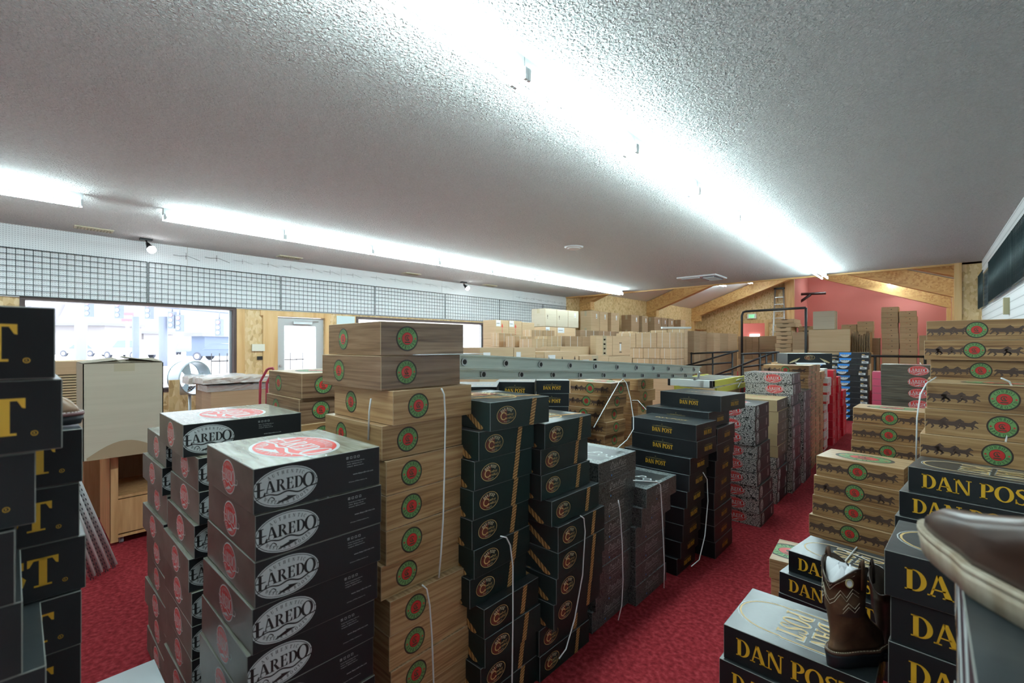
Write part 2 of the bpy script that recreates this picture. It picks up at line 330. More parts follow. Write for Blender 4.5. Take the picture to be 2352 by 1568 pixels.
def laredo_word(cx, cy, h, sx=1.0):
    out = []; x = cx - width('LAREDO', .02) * h * sx / 2; 
    for i, c in enumerate('LAREDO'):
        hh = h * (1.25 if i in (0, 5) else 1); out += text(c, hh, x + G(c)[1] * h * sx / 2, cy - (.1 * h if i == 0 else 0), sx); x += (G(c)[1] + .02) * h * sx
    e = cx - width('LAREDO', .02) * h * sx / 2
    out += curl([(e - .35 * h, cy - .05 * h), (e + .1 * h, cy - .12 * h), (e + .6 * h, cy - .1 * h)], .12 * h)
    out += curl([(e - .2 * h, cy - .95 * h), (e + .2 * h, cy - .78 * h), (e + .9 * h, cy - .62 * h), (e + 1.6 * h, cy - .78 * h), (cx + .1 * h, cy - .62 * h), (cx + 1.0 * h, cy - .88 * h), (cx + 1.8 * h, cy - .62 * h), (cx + 2.6 * h, cy - .5 * h), (cx + 2.75 * h, cy - .15 * h), (cx + 2.5 * h, cy)], .13 * h)
    out += curl([(cx - 1.5 * h, cy - 1.1 * h), (cx - 1.2 * h, cy - .88 * h), (cx - .95 * h, cy - 1.1 * h), (cx - 1.2 * h, cy - 1.22 * h)], .08 * h)
    out += [[(cx - .6 * h, cy - 1.35 * h), (cx + .1 * h, cy - 1.1 * h), (cx, cy - 1.0 * h), (cx + .9 * h, cy - 1.15 * h), (cx + .1 * h, cy - 1.4 * h), (cx - .9 * h, cy - 1.55 * h)]]
    return out
def art_laredo(cx, cy, rx, ry, ground, ink, rim):
    h = ry * .60
    return [(rim, ell(cx, cy, rx, ry)), (ink, ell(cx, cy, rx * .965, ry * .95)), (ground, ell(cx, cy, rx * .945, ry * .92)),
            (ink, laredo_word(cx, cy + ry * .12, h, rx * 1.74 / (width('LAREDO', .02) * h)) + arc_text('AUTHENTIC', ry * .17, cx, cy, rx * .78, ry * .74, 90, 95)
             + arc_text('WESTERN BOOTS', ry * .17, cx, cy, rx * .78, ry * .77, 270, 120, True))]
def art_info(cx, cy, w):
    p = []
    for i in range(4):
        x = cx - w * .5 + i * w * .2; p += ring(x + w * .08, cy + .038, w * .08, w * .08, w * .02, w * .02, 45, 405, 4)
    p += sans('f', w * .1, cx - w * .42, cy + .038)
    out = [(MWHITE, p + sans('facebook.com/danpostboots', .0035, cx + .002, cy + .026) + sans('twitter: @danpostboots', .0035, cx - .002, cy + .019) +
            sans('instagram: @danpostboots', .0035, cx + .001, cy + .012) + sans('www.danpostboots.com', .0048, cx + w * .45, cy - .014) + sans('A Division of McRae Industries, Inc.', .003, cx + .01, cy - .036))]
    return out
def art_green(cx, cy, rx, ry):
    return [(MGOLD2, ring(cx, cy, rx, ry, rx * .05, ry * .06, n=30)), (MMAROON, [[(cx + rx * .9 * math.cos(a) * (1 if math.cos(a) < 0 else .05), cy - ry * .08 + ry * .80 * math.sin(a)) for a in [2 * PI * i / 24 for i in range(24)]]]),
            (MGOLD2, ring(cx - rx * .3, cy - ry * .1, rx * .34, ry * .46, rx * .10, ry * .12, 30, 330, 12) + sans('owboy', ry * .3, cx + rx * .28, cy + ry * .06, .3) + sans('ertified', ry * .3, cx + rx * .3, cy - ry * .34, .3)),
            (MCREAM, arc_text('DAN POST', ry * .36, cx, cy - ry * .32, rx * .8, ry * .98, 90, 92) + arc_text('BOOTS', ry * .16, cx, cy, rx * .7, ry * .76, 270, 50, True))]
def art_rope(x0, y0, x1, y1, wd):
    n = 9; dx, dy = (x1 - x0) / n, (y1 - y0) / n; l = math.hypot(dx, dy); ux, uy = dx / l, dy / l; nx, ny = -uy, ux; a = []; b = []
    for i in range(n):
        px, py = x0 + dx * i, y0 + dy * i; h = wd / 2
        a.append([(px + nx * h * .85, py + ny * h * .85), (px + dx * .5 + nx * h * 1.08, py + dy * .5 + ny * h * 1.08), (px + dx + nx * h * .85, py + dy + ny * h * .85), (px + dx - nx * h * .85, py + dy - ny * h * .85), (px + dx * .5 - nx * h * 1.08, py + dy * .5 - ny * h * 1.08), (px - nx * h * .85, py - ny * h * .85)])
        b += ribbon([(px + nx * h, py + ny * h), (px + dx * .55, py + dy * .55), (px + dx * 1.0 - nx * h, py + dy - ny * h)], wd * .26)
    return [(MROPE, a), (MROPED, b)]
def art_danbig(w, h, off=0):
    s = w / (width('DAN POST', .0) * h)
    return [(MGOLD, text('DAN POST', h, off, 0, s, 0, .0) + ring(off + w / 2 + .008, -h * .48, .0045, .0045, .001, .001, n=10) + sans('R', .004, off + w / 2 + .008, -h * .48))]
def art_dansmall(cx, cy, h, w):
    s = w / (width('DAN POST', .03) * h)
    return [(MGOLD, text('DAN POST', h, cx, cy, s, 0, .03)), (MDK, [rc(cx - w * .48, cy + h * .78, cx + w * .48, cy + h * .84)] + sans('HANDCRAFTED COWBOY BOOTS', h * .14, cx, cy + h * .93) + ring(cx, cy + h * 1.3, h * .13, h * .17, h * .05, h * .05, n=8))]
def art_arch(L, W):
    """outlined boot-sole arch with two stacked words, for the box top (reads along the box)"""
    def outline(k, t):
        r = W * .33 * k; x1 = L * .42 * (1 - (1 - k) * .2); p = []
        for i in range(13):
            a = PI / 2 + PI * i / 12; p.append((-L * .2 + r * 1.15 * math.cos(a) , r * math.sin(a)))
        p += [(-L * .12, -r * 1.0), (-L * .10, -r * 1.06), (L * .30, -r * 1.06), (x1, -r * .6), (x1, r * .6), (L * .30, r * 1.06), (-L * .10, r * 1.06), (-L * .12, r)]
        return ribbon(p + [p[0]], t)
    return [(MWHITE, outline(1.0, .003)), (MGOLD2, outline(.93, .006)),
            (MWHITE, text('DAN', L * .215, L * .18, 0, W * .49 / (width('DAN') * L * .215), -PI / 2) + text('POST', L * .215, -L * .06, 0, W * .55 / (width('POST') * L * .215), -PI / 2)),
            (MGOLD2, text('DAN', L * .20, L * .18, 0, W * .46 / (width('DAN') * L * .20), -PI / 2) + text('POST', L * .20, -L * .06, 0, W * .52 / (width('POST') * L * .20), -PI / 2))]
HORSE = [(-.55, .02), (-.52, .16), (-.44, .22), (-.34, .20), (-.22, .19), (-.05, .17), (.10, .20), (.20, .32), (.28, .40), (.33, .42), (.36, .36), (.48, .24), (.46, .18), (.36, .20), (.30, .12), (.28, .0), (.40, -.08), (.50, -.20), (.46, -.24), (.34, -.16), (.22, -.12), (.26, -.26), (.16, -.40), (.11, -.38), (.16, -.26), (.08, -.14), (-.10, -.14), (-.20, -.12), (-.14, -.26), (-.26, -.42), (-.31, -.38), (-.24, -.26), (-.32, -.10), (-.42, -.18), (-.52, -.34), (-.57, -.30), (-.46, -.06), (-.44, .06), (-.50, .02)]
def art_horses(xs, cy, s): 
    out = []
    for i, x in enumerate(xs):
        k = s * (1 - .1 * (i % 3)); out.append([(x + a * k * (1.15 if i % 2 else 1), cy + b * k * .85) for a, b in HORSE])
    return [(MHORSE, out)]

# ------------------------------------------------------------------ boot boxes: one mesh per kind and size
def box_mesh(name, sx, sy, h, faces, edge, art):
    b = MB(); hx, hy = sx / 2, sy / 2
    b.box(-hx, hx, -hy, hy, .0006, h - .0012, card_black, ch=.0016, cm=edge, faces=faces)
    z0 = h / 2
    maps = {'E': lambda u, v, o: (hx + o, u, z0 + v), 'W': lambda u, v, o: (-hx - o, -u, z0 + v), 'S': lambda u, v, o: (u, -hy - o, z0 + v), 'N': lambda u, v, o: (-u, hy + o, z0 + v), 'T': lambda u, v, o: (u, v, h - .0012 + o)}
    lim = {'E': hy, 'W': hy, 'S': hx, 'N': hx, 'T': hx}; limv = {'T': hy}
    for face, layers in art.items():
        f = maps[face]; lu = lim[face] - .0015; lv = limv.get(face, h / 2) - .0015
        for k, (m, ps) in enumerate(layers):
            o = .00025 * (k + 1)
            for p in ps: b.poly([f(max(-lu, min(lu, x)), max(-lv, min(lv, y)), o) for x, y in p], m)
    return b.mesh(name)
def K(kind, sx, sy, h, where='L'):
    key = (kind, sx, sy, h)
    if key in KC: return KC[key]
    hx, hy = sx / 2, sy / 2
    if kind == 'silver':
        sv = M('silver_gloss_card', (.50, .54, .56), .22, bump=('noise', (3, 60, 3), .3, .003)); me = box_mesh('boot_box', sx, sy, h, dict(T=sv, B=card_black, E=card_black, W=card_black, N=card_black, S=card_black), edge_w, {})
    elif kind in ('cowboy', 'cowboy_glossy'):
        wm = wood_s if kind == 'cowboy' else wood_c
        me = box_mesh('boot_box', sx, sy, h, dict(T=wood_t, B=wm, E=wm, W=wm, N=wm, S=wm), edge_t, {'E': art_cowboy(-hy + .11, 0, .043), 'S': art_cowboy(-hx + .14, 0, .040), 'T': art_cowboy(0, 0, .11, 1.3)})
    elif kind == 'horses':
        sz = h * .55
        me = box_mesh('boot_box', sx, sy, h, dict(T=wood_t, B=wood_h, E=wood_h, W=wood_h, N=wood_h, S=wood_h), edge_t,
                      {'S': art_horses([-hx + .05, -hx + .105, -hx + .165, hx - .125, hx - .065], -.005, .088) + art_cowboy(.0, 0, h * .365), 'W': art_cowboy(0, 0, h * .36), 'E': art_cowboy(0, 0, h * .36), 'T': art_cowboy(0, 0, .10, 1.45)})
    elif kind == 'laredo':
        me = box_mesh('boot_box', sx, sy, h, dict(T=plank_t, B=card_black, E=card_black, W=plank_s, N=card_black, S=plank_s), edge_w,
                      {'E': art_laredo(-hy + .083, -.002, .086, .054, MWHITE, MBLACK, MWHITE) + art_info(-hy + .285, .004, .06),
                       'S': art_laredo(.01, 0, .062, .050, MRED, MWHITE, MWHITE), 'T': art_laredo(.02, .0, .17, .125, MRED, MWHITE, MWHITE)})
    elif kind == 'laredo_plank':
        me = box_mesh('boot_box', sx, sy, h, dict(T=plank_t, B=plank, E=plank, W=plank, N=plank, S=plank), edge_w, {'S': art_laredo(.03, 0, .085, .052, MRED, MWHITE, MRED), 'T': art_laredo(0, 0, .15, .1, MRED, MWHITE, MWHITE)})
    elif kind == 'snake':
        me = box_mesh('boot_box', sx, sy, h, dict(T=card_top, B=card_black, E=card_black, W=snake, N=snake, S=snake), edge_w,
                      {'S': art_laredo(.055, 0, .085, .046, MRED, MWHITE, MRED), 'T': art_laredo(0, 0, .15, .1, MRED, MWHITE, MWHITE),
                       'E': art_laredo(-hy + .075, 0, .045, .05, MWHITE, MBLACK, MWHITE) + [(MGREYP, sans('www.danpostboots.com', .005, .10, 0, rot=PI / 2) + [rc(.12, -.03, .15, .03)])]})
    elif kind == 'green':
        me = box_mesh('boot_box', sx, sy, h, dict(T=card_top, B=card_green, E=card_green, W=card_green, N=card_green, S=card_green), edge_k,
                      {'E': art_green(-hy + .09, 0, .055, .037) + art_rope(hy - .118, -h / 2, hy - .096, h / 2, .027), 'S': art_rope(hx - .24, h / 2, hx - .05, -h / 2, .026), 'T': art_green(0, 0, .16, .1) + art_rope(.05, -hy, .16, hy, .022)})
    elif kind == 'danpost':
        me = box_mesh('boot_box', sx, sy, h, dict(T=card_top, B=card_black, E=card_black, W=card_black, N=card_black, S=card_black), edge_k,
                      {'S': art_dansmall(.0, -.01, .030, .155), 'E': art_dansmall(.02, -.01, .030, .12), 'T': [(MGOLD2, text('DAN POST', .035, 0, -.02, 1.1))]})
    elif kind == 'danbig':
        sxx = sy if where == 'E' else sx
        a = {'S': art_danbig(sx * .80, .062, .0), 'T': art_arch(sx, sy), 'E': art_danbig(sy * .82, .062, .0)}
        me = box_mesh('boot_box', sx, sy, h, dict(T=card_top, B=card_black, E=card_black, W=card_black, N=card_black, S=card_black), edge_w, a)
    elif kind == 'scroll':
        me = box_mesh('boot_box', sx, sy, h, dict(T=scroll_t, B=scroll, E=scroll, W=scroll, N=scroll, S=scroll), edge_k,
                      {'E': [(MGREYP, sans('Dan', .034, -.05, .022, .5) + sans('Post', .034, .04, .022, .5) + [rc(-.09, -.006, .09, -.003), rc(-.05, -.030, .02, -.028), rc(.03, -.022, .09, -.020)]), (MBLUE, ell(-.075, -.032, .005, .006, 10))],
                       'T': [(M('charcoal_panel', (.03, .035, .037), .3), [rc(-hx + .03, -hy + .07, hx - .03, hy - .07)]), (MWHITE, sans('Dan Post', .09, 0, 0, .5) + curl([(-.18, -.06), (0, -.075), (.18, -.05)], .005))]})
    elif kind == 'tan':
        me = box_mesh('boot_box', sx, sy, h, dict(T=tan, B=tan, E=tan_d, W=tan, N=tan, S=tan), edge_t, {'E': [(MGREYP, [rc(-.05, -.02, .02, -.012), rc(-.05, -.004, .03, .0), rc(-.05, .012, .02, .016), rc(.07, -.03, .09, .03)])], 'T': [(MRED, sans('LAREDO', .06, 0, 0))]})
    elif kind == 'whitebox':
        me = box_mesh('boot_box', sx, sy, h, dict(T=white_c, B=white_c, E=white_c, W=white_c, N=white_c, S=white_c), edge_w, {'E': [(MRED, [rc(-hy + .02, -.045, .03, -.01)]), (MWHITE, [rc(-hy + .05, -.032, .0, -.022)]), (MBLACK, ell(.06, .02, .004, .006, 8))], 'S': [(MRED, [rc(-.05, -.045, hx, -.01)])]})
    elif kind == 'redbox':
        me = box_mesh('boot_box', sx, sy, h, dict(T=red_c, B=red_c, E=red_c, W=red_c, N=red_c, S=red_c), M('pale_red_edge', (.6, .1, .12), .5), {'E': [(MWHITE, [rc(-.09, -.035, -.03, .03)]), (MRED, [rc(-.08, -.02, -.04, -.01), rc(-.08, .0, -.045, .01)])]})
    elif kind == 'bluebox':
        me = box_mesh('boot_box', sx, sy, h, dict(T=card_top, B=card_black, E=card_black, W=card_black, N=card_black, S=card_black), edge_k,
                      {'S': [(MBLUE, [[(-hx + .004, h / 2), (-hx + .21, h / 2), (-hx + .20, .01), (-hx + .01, .0)]] + curl([(-hx, -.02), (-hx + .05, .0), (-hx + .1, -.01)], .02)),
                             (MWHITE, [[(-hx + .10 + .08 * math.cos(a), .016 + .055 * math.sin(a)) for a in [PI + PI * i / 12 for i in range(13)]], rc(hx - .125, -.045, hx - .015, -.002)]),
                             (MBLACK, text('LEGACY', .024, -hx + .10, .006, .9) + [rc(hx - .10, -.030, hx - .045, -.018)]), (MGOLD2, [rc(hx - .12, .008, hx - .075, .022)])]})
    elif kind == 'pink':
        me = box_mesh('boot_box', sx, sy, h, dict(T=pink_c, B=pink_c, E=pink_c, W=pink_c, N=pink_c, S=pink_c), edge_w, {'S': [(MWHITE, [rc(.0, -.03, .12, .012)]), (MBLUE, sans('USA', .02, .06, -.01))]})
    elif kind == 'kraft':
        me = box_mesh('boot_box', sx, sy, h, dict(T=kraft, B=kraft, E=kraft, W=kraft, N=kraft, S=kraft), edge_t, {'S': [(MBLACK, ell(.03, .004, .012, .008, 12)), (MRED, [rc(-.05, .036, -.02, .041)])]})
    elif kind == 'eagle':
        fe = []
        for sgn in (-1, 1):
            for i in range(7):
                x = sgn * (.10 + i * .010); fe.append([(x, .012 - i * .004), (x + sgn * .012, .008 - i * .004), (x + sgn * .055, -.024 - i * .003), (x + sgn * .048, -.029 - i * .003)])
        me = box_mesh('boot_box', sx, sy, h, dict(T=white_c, B=card_black, E=card_black, W=card_black, N=card_black, S=card_black), edge_k,
                      {'S': art_green(0, .015, .055, .030) + [(MGOLD2, fe), (MCREAM, [[(a * 1.0, b - .006) for a, b in p] for p in fe[::2]])]})
    elif kind == 'feather':
        W1 = []; 
        for i in range(6): W1.append([(-hx + .02 + i * .05, h / 2), (-hx + .055 + i * .05, h / 2), (-hx + .085 + i * .055, -h / 2), (-hx + .05 + i * .05, -h / 2)])
        me = box_mesh('boot_box', sx, sy, h, dict(T=card_top, B=card_black, E=card_black, W=M('plum_card', (.045, .018, .028), .4), N=card_black, S=M('plum_card', (.045, .018, .028), .4)), edge_w,
                      {'S': [(MWHITE, [[(-hx, .055), (-hx + .03, .055), (-hx + .06, -.06), (-hx, -.06)], [(-hx + .05, .055), (-hx + .12, .03), (-hx + .16, -.06), (-hx + .09, -.06)], [(-hx + .16, .05), (-hx + .24, .055), (-hx + .30, -.055), (-hx + .22, -.055)]])], 'W': [(MWHITE, [[(-hy + .035, .03), (-hy + .055, .052), (-hy + .085, -.02), (-hy + .06, -.06), (-hy + .03, -.06)], [(-hy + .10, .052), (-hy + .17, .03), (-hy + .26, -.06), (-hy + .15, -.06)], [(-hy + .25, .055), (-hy + .33, .055), (-hy + .43, -.055), (-hy + .36, -.055)]])] + art_rope(-hy + .012, h / 2, -hy + .075, -h / 2, .02)})
    KC[key] = me
    return me
KC = {}
ORD = ['topmost', 'second', 'third', 'fourth', 'fifth', 'sixth', 'seventh', 'eighth', 'ninth', 'tenth', 'eleventh', 'twelfth', 'thirteenth', 'fourteenth', 'fifteenth', 'sixteenth', 'seventeenth']
DESC = {'cowboy': 'wood-print boot box with round green badge', 'cowboy_glossy': 'film-wrapped wood-print boot box', 'horses': 'wood-print boot box with running horses',
        'laredo': 'black boot box with white oval logo', 'laredo_plank': 'dark plank-print boot box with red oval', 'snake': 'snakeskin-print boot box with red oval', 'green': 'dark green boot box with printed rope',
        'danpost': 'black boot box with small gold name', 'danbig': 'black boot box with large amber letters', 'scroll': 'black scroll-patterned boot box', 'tan': 'tan boot box with brown end', 'whitebox': 'white boot box with red band',
        'redbox': 'red boot box', 'bluebox': 'black boot box with blue corner', 'pink': 'pink film-wrapped boot box', 'kraft': 'plain kraft boot box', 'eagle': 'black boot box with gold eagle wings', 'feather': 'plum boot box with white feathers'}
def stack(kinds, sx, sy, n, H, d, xs, where, group, side='L', yaw=0, jit=1.2, yaws=None, top=0, base=0):
    """where: words naming the stack; xs: where the near edge of each box stands, top to bottom"""
    out = []
    for i in range(n):
        k = kinds if isinstance(kinds, str) else kinds[min(i, len(kinds) - 1)]
        px = xs if not isinstance(xs, (list, tuple)) else xs[min(i, len(xs) - 1)]
        p = atd(px, CY, d); a = math.radians((yaws[i] if yaws and i < len(yaws) else yaw) + random.uniform(-jit, jit))
        cx, cy = ((-sx / 2, sy / 2) if side == 'L' else (sx / 2, sy / 2))
        o = bpy.data.objects.new('boot_box', K(k, sx, sy, H)); C.objects.link(o)
        o.location = (p.x + cx * math.cos(a) - cy * math.sin(a), p.y + cx * math.sin(a) + cy * math.cos(a), base + (n - 1 - i) * H)
        o.rotation_euler = (0, 0, a)
        pos = f"{ORD[i]} in" if i < n - 1 or n == 1 else 'bottom of'
        if n == 1: pos = 'on'
        tag(o, f"{DESC[k]}, {pos} {where}", 'box', group); out.append(o)
    return out
# ================================================================== THE SETTING
XL, XR, YE, ZC = -8.5, .73, 11.85, 3.07      # left wall, right wall, end of the low ceiling, its height
YB, YP = 23.0, 26.0                          # strand-board back wall, pink back wall
XC = -4.28                                   # corner where the back wall ends
carpet = ramp_mat('red_carpet', 'noise', (42, 42, 42), [(.3, (.15, .011, .014)), (.5, (.235, .020, .026)), (.7, (.33, .042, .050))], .95, 6, 0, .5, spec=.1, bumpd=.01)
ceil_m = ramp_mat('textured_ceiling_paint', 'noise', (55, 55, 55), [(.3, (.80, .82, .81)), (.7, (.89, .91, .90))], .8, 2, .8, 1.0, spec=.3, bumpd=.07)
roof_m = M('white_roof_board', (.85, .86, .87), .8)
pink_m = M('pink_wall_paint', (.60, .20, .17), .8)
white_p = M('white_wall_paint', (.78, .80, .80), .6)
brown_t = M('brown_window_frame', (.075, .045, .04), .5)
struct('floor', XL - .1, XR + .3, -3.2, YP + 4, -.1, 0, carpet)
struct('ceiling', XL, XR, -3.2, YE, ZC, ZC + .1, ceil_m)
tag(bx(XL, XR, -3.3, -3.2, 0, ZC, white_p, 'wall_behind'), kind='structure')
# far hall: raised floor, walls, roof
struct('floor_raised', -5.6, XR, 12.9, YP, 0, .5, carpet)
zr = lambda x: 3.33 + .37 * (x - XL) if x < -3.9 else 3.33 + .37 * (-3.9 - XL) - .37 * (x + 3.9)
for nm, xa, xb in (('ceiling_left_slope', XL, -3.9), ('ceiling_right_slope', -3.9, XR + .3)):
    b = MB(); za, zb = zr(xa), zr(xb)
    for z in (0,):
        b.poly([(xa, YE, za), (xa, YP + .1, za), (xb, YP + .1, zb), (xb, YE, zb)], roof_m)
        b.poly([(xa, YE, za + .1), (xb, YE, zb + .1), (xb, YP + .1, zb + .1), (xa, YP + .1, za + .1)], roof_m)
    tag(b.build(nm), kind='structure')
b = MB()   # gable panel closing the roof above the low ceiling
b.poly([(XL, YE + .02, ZC + .1), (XR + .3, YE + .02, ZC + .1), (XR + .3, YE + .02, zr(XR + .3)), (-3.9, YE + .02, zr(-3.9)), (XL, YE + .02, zr(XL))], roof_m)
tag(b.build('wall_header'), kind='structure')
tag(bx(XL, XR, YE - .02, YE + .03, ZC - .035, ZC + .01, pine_h, 'trim_ceiling_end'), kind='structure')
struct('wall_left_far', XL - .1, XL, YE, YB, 0, 3.40, osb)
def wall_holes(name, X0, X1, y0, y1, z0, z1, holes, m):
    """wall in the plane X with openings (ya, yb, za, zb)"""
    b = MB(); ys = sorted({y0, y1} | {h[0] for h in holes} | {h[1] for h in holes})
    for a, c in zip(ys, ys[1:]):
        hs = [h for h in holes if h[0] <= a and h[1] >= c]; z = z0
        for h in sorted(hs, key=lambda h: h[2]):
            if h[2] > z: b.box(X0, X1, a, c, z, h[2], m)
            z = h[3]
        if z < z1: b.box(X0, X1, a, c, z, z1, m)
    return tag(b.build(name), kind='structure')
W1 = (.10, 2.45, .90, 2.13); DR = (3.145, 4.0, 0, 2.06); W2 = (4.70, 8.22, .90, 2.08)
wall_holes('wall_left', XL - .16, XL, -3.2, YE, 0, ZC, [W1, DR, W2], osb)
# pegboard band with its holes, over the windows
peg = M('white_pegboard', (.80, .83, .85), .5)
nt = peg.node_tree; b_ = nt.nodes['Principled BSDF']; tc = nt.nodes.new('ShaderNodeTexCoord'); mp = nt.nodes.new('ShaderNodeMapping'); mp.inputs['Scale'].default_value = (1, 39.4, 39.4)
sx_ = nt.nodes.new('ShaderNodeSeparateXYZ'); nt.links.new(tc.outputs['Object'], mp.inputs[0]); nt.links.new(mp.outputs[0], sx_.inputs[0]); prev = []
for ax in (1, 2):
    fr = nt.nodes.new('ShaderNodeMath'); fr.operation = 'FRACT'; nt.links.new(sx_.outputs[ax], fr.inputs[0])
    sb = nt.nodes.new('ShaderNodeMath'); sb.operation = 'SUBTRACT'; sb.inputs[1].default_value = .5; nt.links.new(fr.outputs[0], sb.inputs[0])
    sq = nt.nodes.new('ShaderNodeMath'); sq.operation = 'MULTIPLY'; nt.links.new(sb.outputs[0], sq.inputs[0]); nt.links.new(sb.outputs[0], sq.inputs[1]); prev.append(sq)
ad = nt.nodes.new('ShaderNodeMath'); ad.operation = 'ADD'; nt.links.new(prev[0].outputs[0], ad.inputs[0]); nt.links.new(prev[1].outputs[0], ad.inputs[1])
lt = nt.nodes.new('ShaderNodeMath'); lt.operation = 'LESS_THAN'; lt.inputs[1].default_value = .032; nt.links.new(ad.outputs[0], lt.inputs[0])
mx = nt.nodes.new('ShaderNodeMix'); mx.data_type = 'RGBA'; mx.inputs[6].default_value = (.80, .83, .85, 1); mx.inputs[7].default_value = (.38, .40, .43, 1)
nt.links.new(lt.outputs[0], mx.inputs[0]); nt.links.new(mx.outputs[2], b_.inputs['Base Color'])
b = MB()
for i in range(6): b.box(XL, XL + .012, -3.2 + i * 2.51, -3.2 + (i + 1) * 2.51 - .004, 2.155, ZC - .003, peg)
tag(b.build('wall_left_pegboard'), kind='structure')
# grid panels hung over the pegboard
def gridwall(name, X, y0, y1, z0, z1, dz, ny, nz, m, r=.0036):
    b = MB()
    for i in range(ny + 1):
        y = y0 + (y1 - y0) * i / ny; b.tube([(X, y, z0), (X, y, z1)], r if 0 < i < ny else r * 1.5, m, 5)
    for j in range(nz + 1):
        z = z0 + (z1 - z0) * j / nz; b.tube([(X + r * 1.6, y0, z), (X + r * 1.6, y1, z)], r if 0 < j < nz else r * 1.5, m, 5)
    return b.build(name)
grid_m = M('dark_green_wire', (.03, .055, .06), .45, .3)
yd = [-2.39, -.53, 1.33, 3.19, 5.05, 6.91, 8.77, 10.63]
wp = ['left of the spotlight', 'over the left end of the big window', 'between the spotlight and the door', 'over the door', 'right of the door', 'over the second window', 'over the cartons', 'at the far end of the wall']
for i, y in enumerate(yd):
    y1 = min(y + 1.86, YE - .03)
    g = gridwall('grid_panel', XL + .045, y + .01, y1 - .01, 2.17, 2.765, 0, round((y1 - y) / .0775), 8, grid_m)
    tag(g, f"dark wire grid panel hung on white pegboard {wp[i]}", 'grid panel', 'wire grid panels on the left wall')
def hook(y, z, big, label):
    X = XL + .014; b = MB(); r = .0028 if big else .0016; s = 1 if big else .8
    b.tube([(X, y, z + .02 * s), (X + .03, y, z + .02 * s), (X + .03, y, z + .07 * s), (X + .03, y, z - .03)], r, m_h, 5)
    b.tube([(X + .02, y - .16 * s, z + .02), (X + .10, y - .10 * s, z + .0), (X + .12, y, z + .01), (X + .10, y + .08 * s, z - .01), (X + .16, y + .15 * s, z - .05 * s)], r, m_h, 5)
    tag(b.build('display_hook'), label, 'hook', 'wire hooks on the pegboard')
m_h = M('black_wire', (.03, .03, .035), .5)
HP = [(426, 592), (496, 597), (555, 603), (614, 610), (665, 616), (716, 622), (756, 627), (808, 634), (862, 640), (905, 644), (945, 649), (985, 655), (1022, 661), (1190, 684), (1207, 687), (1224, 688), (1240, 691), (1256, 693), (1272, 695), (1288, 697)]
for i, (x, y) in enumerate(HP):
    p = atX(x, y, XL)
    hook(p.y, p.z, i < 2, ['thick black display hook on the pegboard, the one nearest the spotlight', 'thick black display hook on the pegboard, second from the spotlight'][i] if i < 2 else f"thin wire hook, {ORD[i - 2] if i > 2 else 'first'} of the thin ones along the pegboard, from the left" if i < 13 else f"small wire hook near the far corner, {ORD[i - 13] if i > 13 else 'first'} from the left")
# windows, door
glass = M('clear_glass', (1, 1, 1), .0, trans=1.0, spec=.3)
nt = glass.node_tree; nt.nodes['Principled BSDF'].inputs['IOR'].default_value = 1.0
for n, (a, c, z0, z1) in ((1, W1), (2, W2)):
    wn = empty(f'window_{n}', (XL, a, z0)); tag(wn, kind='structure')
    b = MB(); X0, X1 = -.16, .015
    b.box(X0, X1, -.05, c - a + .05, z1 - z0 - .005, z1 - z0 + .045, brown_t); b.box(X0, X1, -.05, c - a + .05, -.06, .0, brown_t)
    b.box(X0, X1, -.05, 0, 0, z1 - z0, brown_t); b.box(X0, X1, c - a, c - a + .05, 0, z1 - z0, brown_t)
    b.box(-.10, -.06, c - a - .035, c - a, 0, z1 - z0, M('grey_window_metal', (.38, .42, .46), .4, .5)); b.build('window_frame', wn)
    g = MB(); g.box(-.083, -.078, 0, c - a, 0, z1 - z0, glass); g.build('window_pane', wn)
door = empty('door_1', (XL, DR[0], 0)); tag(door, kind='structure')
dg = M('grey_door_paint', (.50, .53, .54), .5); DW = DR[1] - DR[0]; b = MB()
for a in ((0, .14, 0, 2.05), (DW - .14, DW, 0, 2.05), (.14, DW - .14, 0, .35), (.14, DW - .14, 1.90, 2.05)): b.box(-.09, -.045, a[0], a[1], a[2], a[3], dg)
b.build('door_leaf', door)
b = MB(); b.box(-.07, -.065, .14, DW - .14, .35, 1.9, glass); b.build('door_pane', door)
b = MB(); b.box(-.045, .01, .28, .62, 1.93, 1.98, steel_l); b.tube([(.0, .30, 1.985), (.03, .5, 1.99), (-.02, .75, 1.99)], .008, steel_l, 6); b.build('door_closer', door)
b = MB(); b.cyl((-.045, .07, 1.02), (.02, .07, 1.02), .028, alu); b.cyl((-.045, .07, 1.18), (-.02, .07, 1.18), .02, alu); b.build('door_handle', door)
for i, (y0, y1, z0, z1) in enumerate([(DR[0] - .24, DR[0], 0, 2.06), (DR[1], DR[1] + .10, 0, 2.06), (DR[0] - .28, DR[1] + .12, 2.06, 2.15), (2.50, 2.62, 0, 2.15), (4.22, 4.65, .0, .9)]):
    tag(bx(XL, XL + .03, y0, y1, z0, z1, pine, f'trim_{i + 1}'), kind='structure')
b = MB()   # concrete outside the door with its railing
rail = empty('railing', (XL - 2.2, 2.7, 0)); b = MB()
for i in range(14): b.tube([(0, i * .14, 0), (0, i * .14, 1.38)], .008, black_m, 5)
b.build('baluster_row', rail); b = MB(); b.tube([(0, 0, 1.22), (0, 1.85, 1.22)], .012, black_m, 6); b.tube([(0, 0, .2), (0, 1.85, .2)], .012, black_m, 6); b.build('rail', rail)
tag(rail, 'thin dark railing with pointed bars outside the glass door', 'railing')
